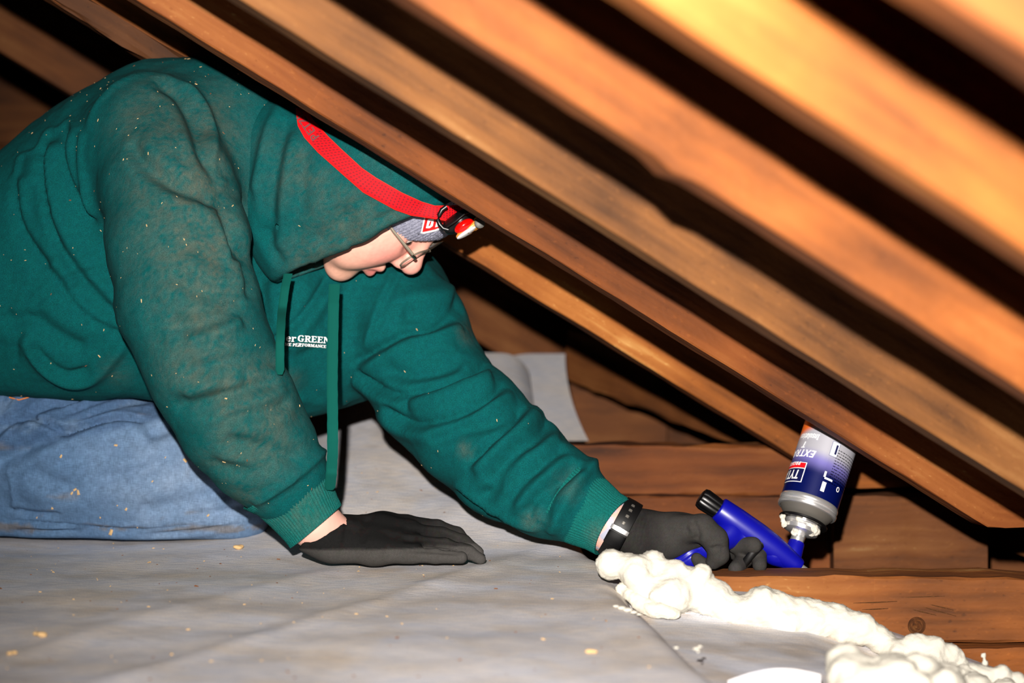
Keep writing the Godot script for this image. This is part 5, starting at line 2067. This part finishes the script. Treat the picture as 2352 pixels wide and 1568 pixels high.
	for row in 21:
		var s := (42.0 + row * 6.6) * kk
		if row > 12 and row < 16: continue
		var at := -0.22
		while at > -1.25:
			var w := rng.randf_range(0.03, 0.14)
			for tri in [[0, 0], [1, 0], [1, 1], [0, 0], [1, 1], [0, 1]]:
				var an: float = at - w * tri[0]
				fine.set_normal(can_n * cos(an) + can_r * sin(an))
				fine.add_vertex(can_p(s + 1.7 * kk * tri[1], an, 0.0004))
			at -= w + 0.03
	var fp := obj("fine_print", fine.commit(), M.ink_grey, wo)
	fp.set_meta("kind", "stuff")
	# dried foam on the ring
	c = Clay.new()
	for q in [[1846, 1196, 2.838, 13], [1858, 1205, 2.836, 12], [1868, 1214, 2.835, 11], [1876, 1222, 2.838, 8], [1836, 1190, 2.835, 9], [1864, 1226, 2.84, 7], [1855, 1192, 2.838, 8]]:
		c.egg(pt(q[0], q[1], q[2]), Vector3.ONE * q[3] * kk, Basis(), 0.004)
	for q in [[1797, 1186, 2.84, 7], [1800, 1198, 2.84, 6.5], [1802, 1207, 2.84, 5], [1826, 1222, 2.842, 9], [1830, 1214, 2.84, 8]]:
		c.egg(pt(q[0], q[1], q[2]), Vector3.ONE * q[3] * kk, Basis(), 0.003)
	b = c.build(0.0016)
	v = b[0]
	n = normals(v, b[1])
	for i in v.size(): v[i] += n[i] * grain.get_noise_3dv(v[i]) * 0.0018
	obj("dried_foam", to_mesh(v, b[1]), M.foam, gun)


# ------------------------------------------------------------------ foam
func foam_mesh(list: Array, seed_: int, cell: float, rough := 1.0, lobes := 2, melt := 0.0025) -> ArrayMesh:
	var c := Clay.new()
	var r := RandomNumberGenerator.new()
	r.seed = seed_
	for i in list.size():
		var q: Array = list[i]
		var p := pt(q[0], q[1], q[2])
		var rr: float = q[3] * q[2] / LENS
		c.egg(p, Vector3(rr * r.randf_range(0.8, 1.05), rr * r.randf_range(0.85, 1.05), rr * r.randf_range(0.85, 1.1)), Basis(), melt)
		for s in lobes:                                # lesser lobes pressed out of each bulge
			var an := r.randf() * TAU
			var e := p + Vector3(cos(an), sin(an) * 0.8, r.randf_range(0.0, 0.8)) * rr * 0.72
			c.egg(e, Vector3.ONE * rr * r.randf_range(0.36, 0.55), Basis(), 0.002)
	var b := c.build(cell)
	var v: PackedVector3Array = b[0]
	var n := normals(v, b[1])
	for i in v.size():
		v[i] += n[i] * (blotch.get_noise_3dv(v[i] * 2.2) * 0.0022 + grain.get_noise_3dv(v[i] * 1.5) * 0.0007) * rough
	return to_mesh(v, b[1])


func make_foam() -> void:
	var bead := [[1400, 1296, 2.70, 34], [1432, 1292, 2.70, 28], [1462, 1318, 2.69, 42], [1500, 1300, 2.70, 34], [1488, 1362, 2.685, 46], [1548, 1322, 2.69, 38], [1545, 1366, 2.68, 50], [1602, 1340, 2.69, 46], [1606, 1376, 2.685, 34], [1650, 1378, 2.685, 44],
		[1688, 1404, 2.68, 40], [1722, 1408, 2.68, 34], [1752, 1394, 2.68, 46], [1790, 1396, 2.68, 38], [1806, 1428, 2.675, 44], [1836, 1412, 2.68, 40], [1872, 1424, 2.68, 46], [1916, 1424, 2.68, 44], [1950, 1440, 2.675, 40], [1984, 1444, 2.67, 38],
		[2018, 1466, 2.67, 34], [2040, 1482, 2.665, 26], [2066, 1500, 2.65, 32], [2104, 1488, 2.65, 34], [2142, 1502, 2.65, 40], [2136, 1530, 2.64, 34], [2182, 1504, 2.65, 28], [2200, 1522, 2.65, 24]]
	for q in bead:
		q[2] -= 0.055
		q[3] *= 1.02
	var o := obj("foam_bead", foam_mesh(bead, 5, 0.0025, 1.1, 1, 0.008), M.foam)
	tag(o, "long lumpy bead of white foam laid along the joist", "foam")
	var pile := [[1935, 1520, 2.22, 44], [1960, 1560, 2.20, 60], [2040, 1550, 2.2, 50], [2110, 1560, 2.22, 60], [2060, 1590, 2.18, 80], [2170, 1570, 2.24, 55], [2000, 1600, 2.18, 70], [2150, 1610, 2.2, 80], [2060, 1528, 2.24, 36], [1970, 1660, 2.2, 70], [2080, 1680, 2.2, 85], [2190, 1680, 2.2, 80]]
	o = obj("foam_pile", foam_mesh(pile, 8, 0.0042, 1.3, 1, 0.006), M.foam)
	tag(o, "blurred heap of white foam at the bottom edge nearest the lens", "foam")
	var side := [[2235, 1545, 2.5, 26], [2265, 1552, 2.5, 26], [2300, 1556, 2.5, 28], [2335, 1570, 2.5, 30], [2210, 1560, 2.48, 34], [2262, 1520, 2.52, 9], [2258, 1505, 2.52, 7], [2240, 1590, 2.46, 45], [2310, 1600, 2.46, 45], [2370, 1610, 2.46, 45]]
	o = obj("foam_offcut", foam_mesh(side, 11, 0.003, 1.2), M.foam)
	tag(o, "flat white foam offcut in the lower right corner beside the orange timber", "foam")
	var smear := [[1432, 1352, 2.635, 15], [1450, 1368, 2.625, 17], [1472, 1384, 2.615, 18], [1494, 1397, 2.605, 17], [1515, 1404, 2.60, 14], [1536, 1407, 2.60, 12], [1555, 1409, 2.60, 8]]
	o = obj("foam_smear", foam_mesh(smear, 14, 0.002, 1.3, 1, 0.012), M.foam)
	tag(o, "small white foam smear just under the left end of the foam bead", "foam")


# ------------------------------------------------------------------ crumbs, shavings
func chips(list: Array) -> ArrayMesh:           # [place, normal, length, width]
	var st := SurfaceTool.new()
	st.begin(Mesh.PRIMITIVE_TRIANGLES)
	for q in list:
		var n: Vector3 = q[1]
		var t := n.cross(Vector3(rng.randfn(), rng.randfn(), rng.randfn())).normalized()
		var s := n.cross(t).normalized()
		t = (t + n * rng.randf_range(-0.3, 0.3)).normalized()
		var l: float = q[2] * 0.5
		var w: float = q[3] * 0.5
		var h := w * 0.8
		var b: Vector3 = q[0]
		var p := [b - t * l - s * w * 0.6, b + t * l * 0.9 - s * w, b + t * l + s * w * 0.7, b - t * l * 0.8 + s * w, b + n * h - t * l * 0.7, b + n * h + t * l * 0.7]
		for f in [[0, 4, 1], [1, 4, 5], [1, 5, 2], [2, 5, 3], [3, 5, 4], [3, 4, 0]]:
			var nn: Vector3 = (p[f[2]] - p[f[0]]).cross(p[f[1]] - p[f[0]]).normalized()
			if nn.dot(n) < 0: nn = -nn
			for i in f:
				st.set_normal(nn)
				st.add_vertex(p[i])
	return st.commit()


func make_litter() -> void:
	# shavings on the cloth
	var on := []
	var dark := []
	var tries := 0
	while on.size() < 260 and tries < 20000:
		tries += 1
		var i := rng.randi_range(0, hoodie_v.size() - 1)
		var p := hoodie_v[i]
		if hoodie_n[i].z < 0.15: continue
		var keep := 1.0 if p.x < -0.2 else 0.35
		if p.y > 0.5: keep = 2.0
		if rng.randf() * 2.0 > keep: continue
		var l := absf(rng.randfn()) * 0.0009 + 0.0007
		(dark if rng.randf() < 0.2 else on).append([p, hoodie_n[i], l * rng.randf_range(1.0, 2.0), l * 0.6])
	for k in 40:
		var i := rng.randi_range(0, hood_v.size() - 1)
		if hood_n[i].z > 0.3:
			on.append([hood_v[i], hood_n[i], rng.randf_range(0.0015, 0.0045), 0.001])
	for q in [[180, 1130, 7], [172, 1124, 5], [165, 1132, 5], [290, 1168, 5], [266, 1022, 5], [140, 1047, 5], [425, 1057, 6], [255, 1222, 8], [380, 1050, 3], [120, 1165, 5], [85, 1188, 3], [230, 1188, 3], [350, 1105, 3], [270, 1160, 3], [478, 1183, 4], [315, 1210, 3]]:
		var p := pt(q[0], q[1], 2.93)
		for it in 2:
			p = pt(q[0], q[1], -front_z(jeans_f, jeans_v, p.x, p.y, -2.93))
		on.append([p, Vector3(0, 0.3, 0.95), q[2] * 0.001, q[2] * 0.0006])
	var o := obj("wood_shavings", chips(on), M.chip)
	tag(o, "tiny pale wood shavings scattered over the green hoodie and jeans", "shavings", "", "stuff")
	o = obj("dark_shavings", chips(dark), M.chip_dark)
	tag(o, "tiny brown wood splinters scattered over the green hoodie", "shavings", "", "stuff")
	# on the membrane
	var nz := FastNoiseLite.new()
	nz.seed = 77
	nz.frequency = 2.6
	nz.fractal_octaves = 3
	var fl := []
	var fd := []
	for k in 330:
		var z := rng.randf_range(-1.95, -3.3)
		var x := rng.randf_range(-0.75, edge_x(z) - 0.05)
		var l := absf(rng.randfn()) * 0.0011 + 0.0007
		(fd if rng.randf() < 0.45 else fl).append([Vector3(x, floor_y(x, z, nz), z), Vector3.UP, l * 1.6, l])
	o = obj("floor_sawdust", chips(fl), M.chip)
	tag(o, "pale sawdust crumbs scattered over the grey floor membrane", "sawdust", "", "stuff")
	o = obj("floor_grit", chips(fd), M.chip_dark)
	tag(o, "brown grit scattered over the grey floor membrane", "grit", "", "stuff")
	# larger crumbs that can be told apart
	var crumb := [[95, 1462, "tan crumb lying at the lower left of the floor membrane", M.chip, 15], [550, 1188, "tan crumb beside the kneeling jeans", M.chip, 12], [25, 1505, "small orange crumb near the left edge of the floor membrane", M.chip, 10], [1360, 1500, "small orange crumb on the membrane below the foam smear", M.chip, 11]]
	for q in crumb:
		var d: float = 0.404 * LENS / (q[1] - 500.0)
		if d > 2.9: d = 2.9
		var p := pt(q[0], q[1], d)
		p.y = floor_y(p.x, p.z, nz) + 0.002
		var c := Clay.new()
		var r: float = q[4] * d / LENS
		for i in 4:
			c.egg(p + Vector3(rng.randf_range(-1, 1) * r, rng.randf_range(-0.1, 0.2) * r, rng.randf_range(-0.6, 0.6) * r), Vector3(r * 0.6, r * 0.35, r * 0.5), Basis(), 0.002)
		var b := c.build(maxf(r * 0.16, 0.0012))
		tag(obj("wood_crumb", to_mesh(b[0], b[1]), q[3]), q[2], "crumb", "wood crumbs on the membrane")
	var bits := [[[1415, 1412, 7], [1428, 1416, 9], [1442, 1420, 10], [1456, 1425, 8], [1468, 1430, 6]], [[1600, 1505, 8], [1608, 1499, 6], [1604, 1512, 5]], [[1553, 1502, 6], [1558, 1500, 4]]]
	var says := ["long white foam flake on the grey membrane below the foam bead's left end", "white foam flake lying alone near the bottom edge of the membrane fold", "tiny greenish white foam flake left of the lone white flake"]
	for k in 3:
		var c := Clay.new()
		for q in bits[k]:
			var d: float = 0.41 * LENS / (q[1] - 500.0)
			var p := pt(q[0], q[1], d)
			p.y = floor_y(p.x, p.z, nz) + 0.002
			c.egg(p, Vector3(1.2, 0.5, 0.9) * q[2] * d / LENS, Basis(), 0.003)
		var b := c.build(0.0014)
		tag(obj("foam_flake", to_mesh(b[0], b[1]), M.foam), says[k], "foam", "foam flakes on the membrane")
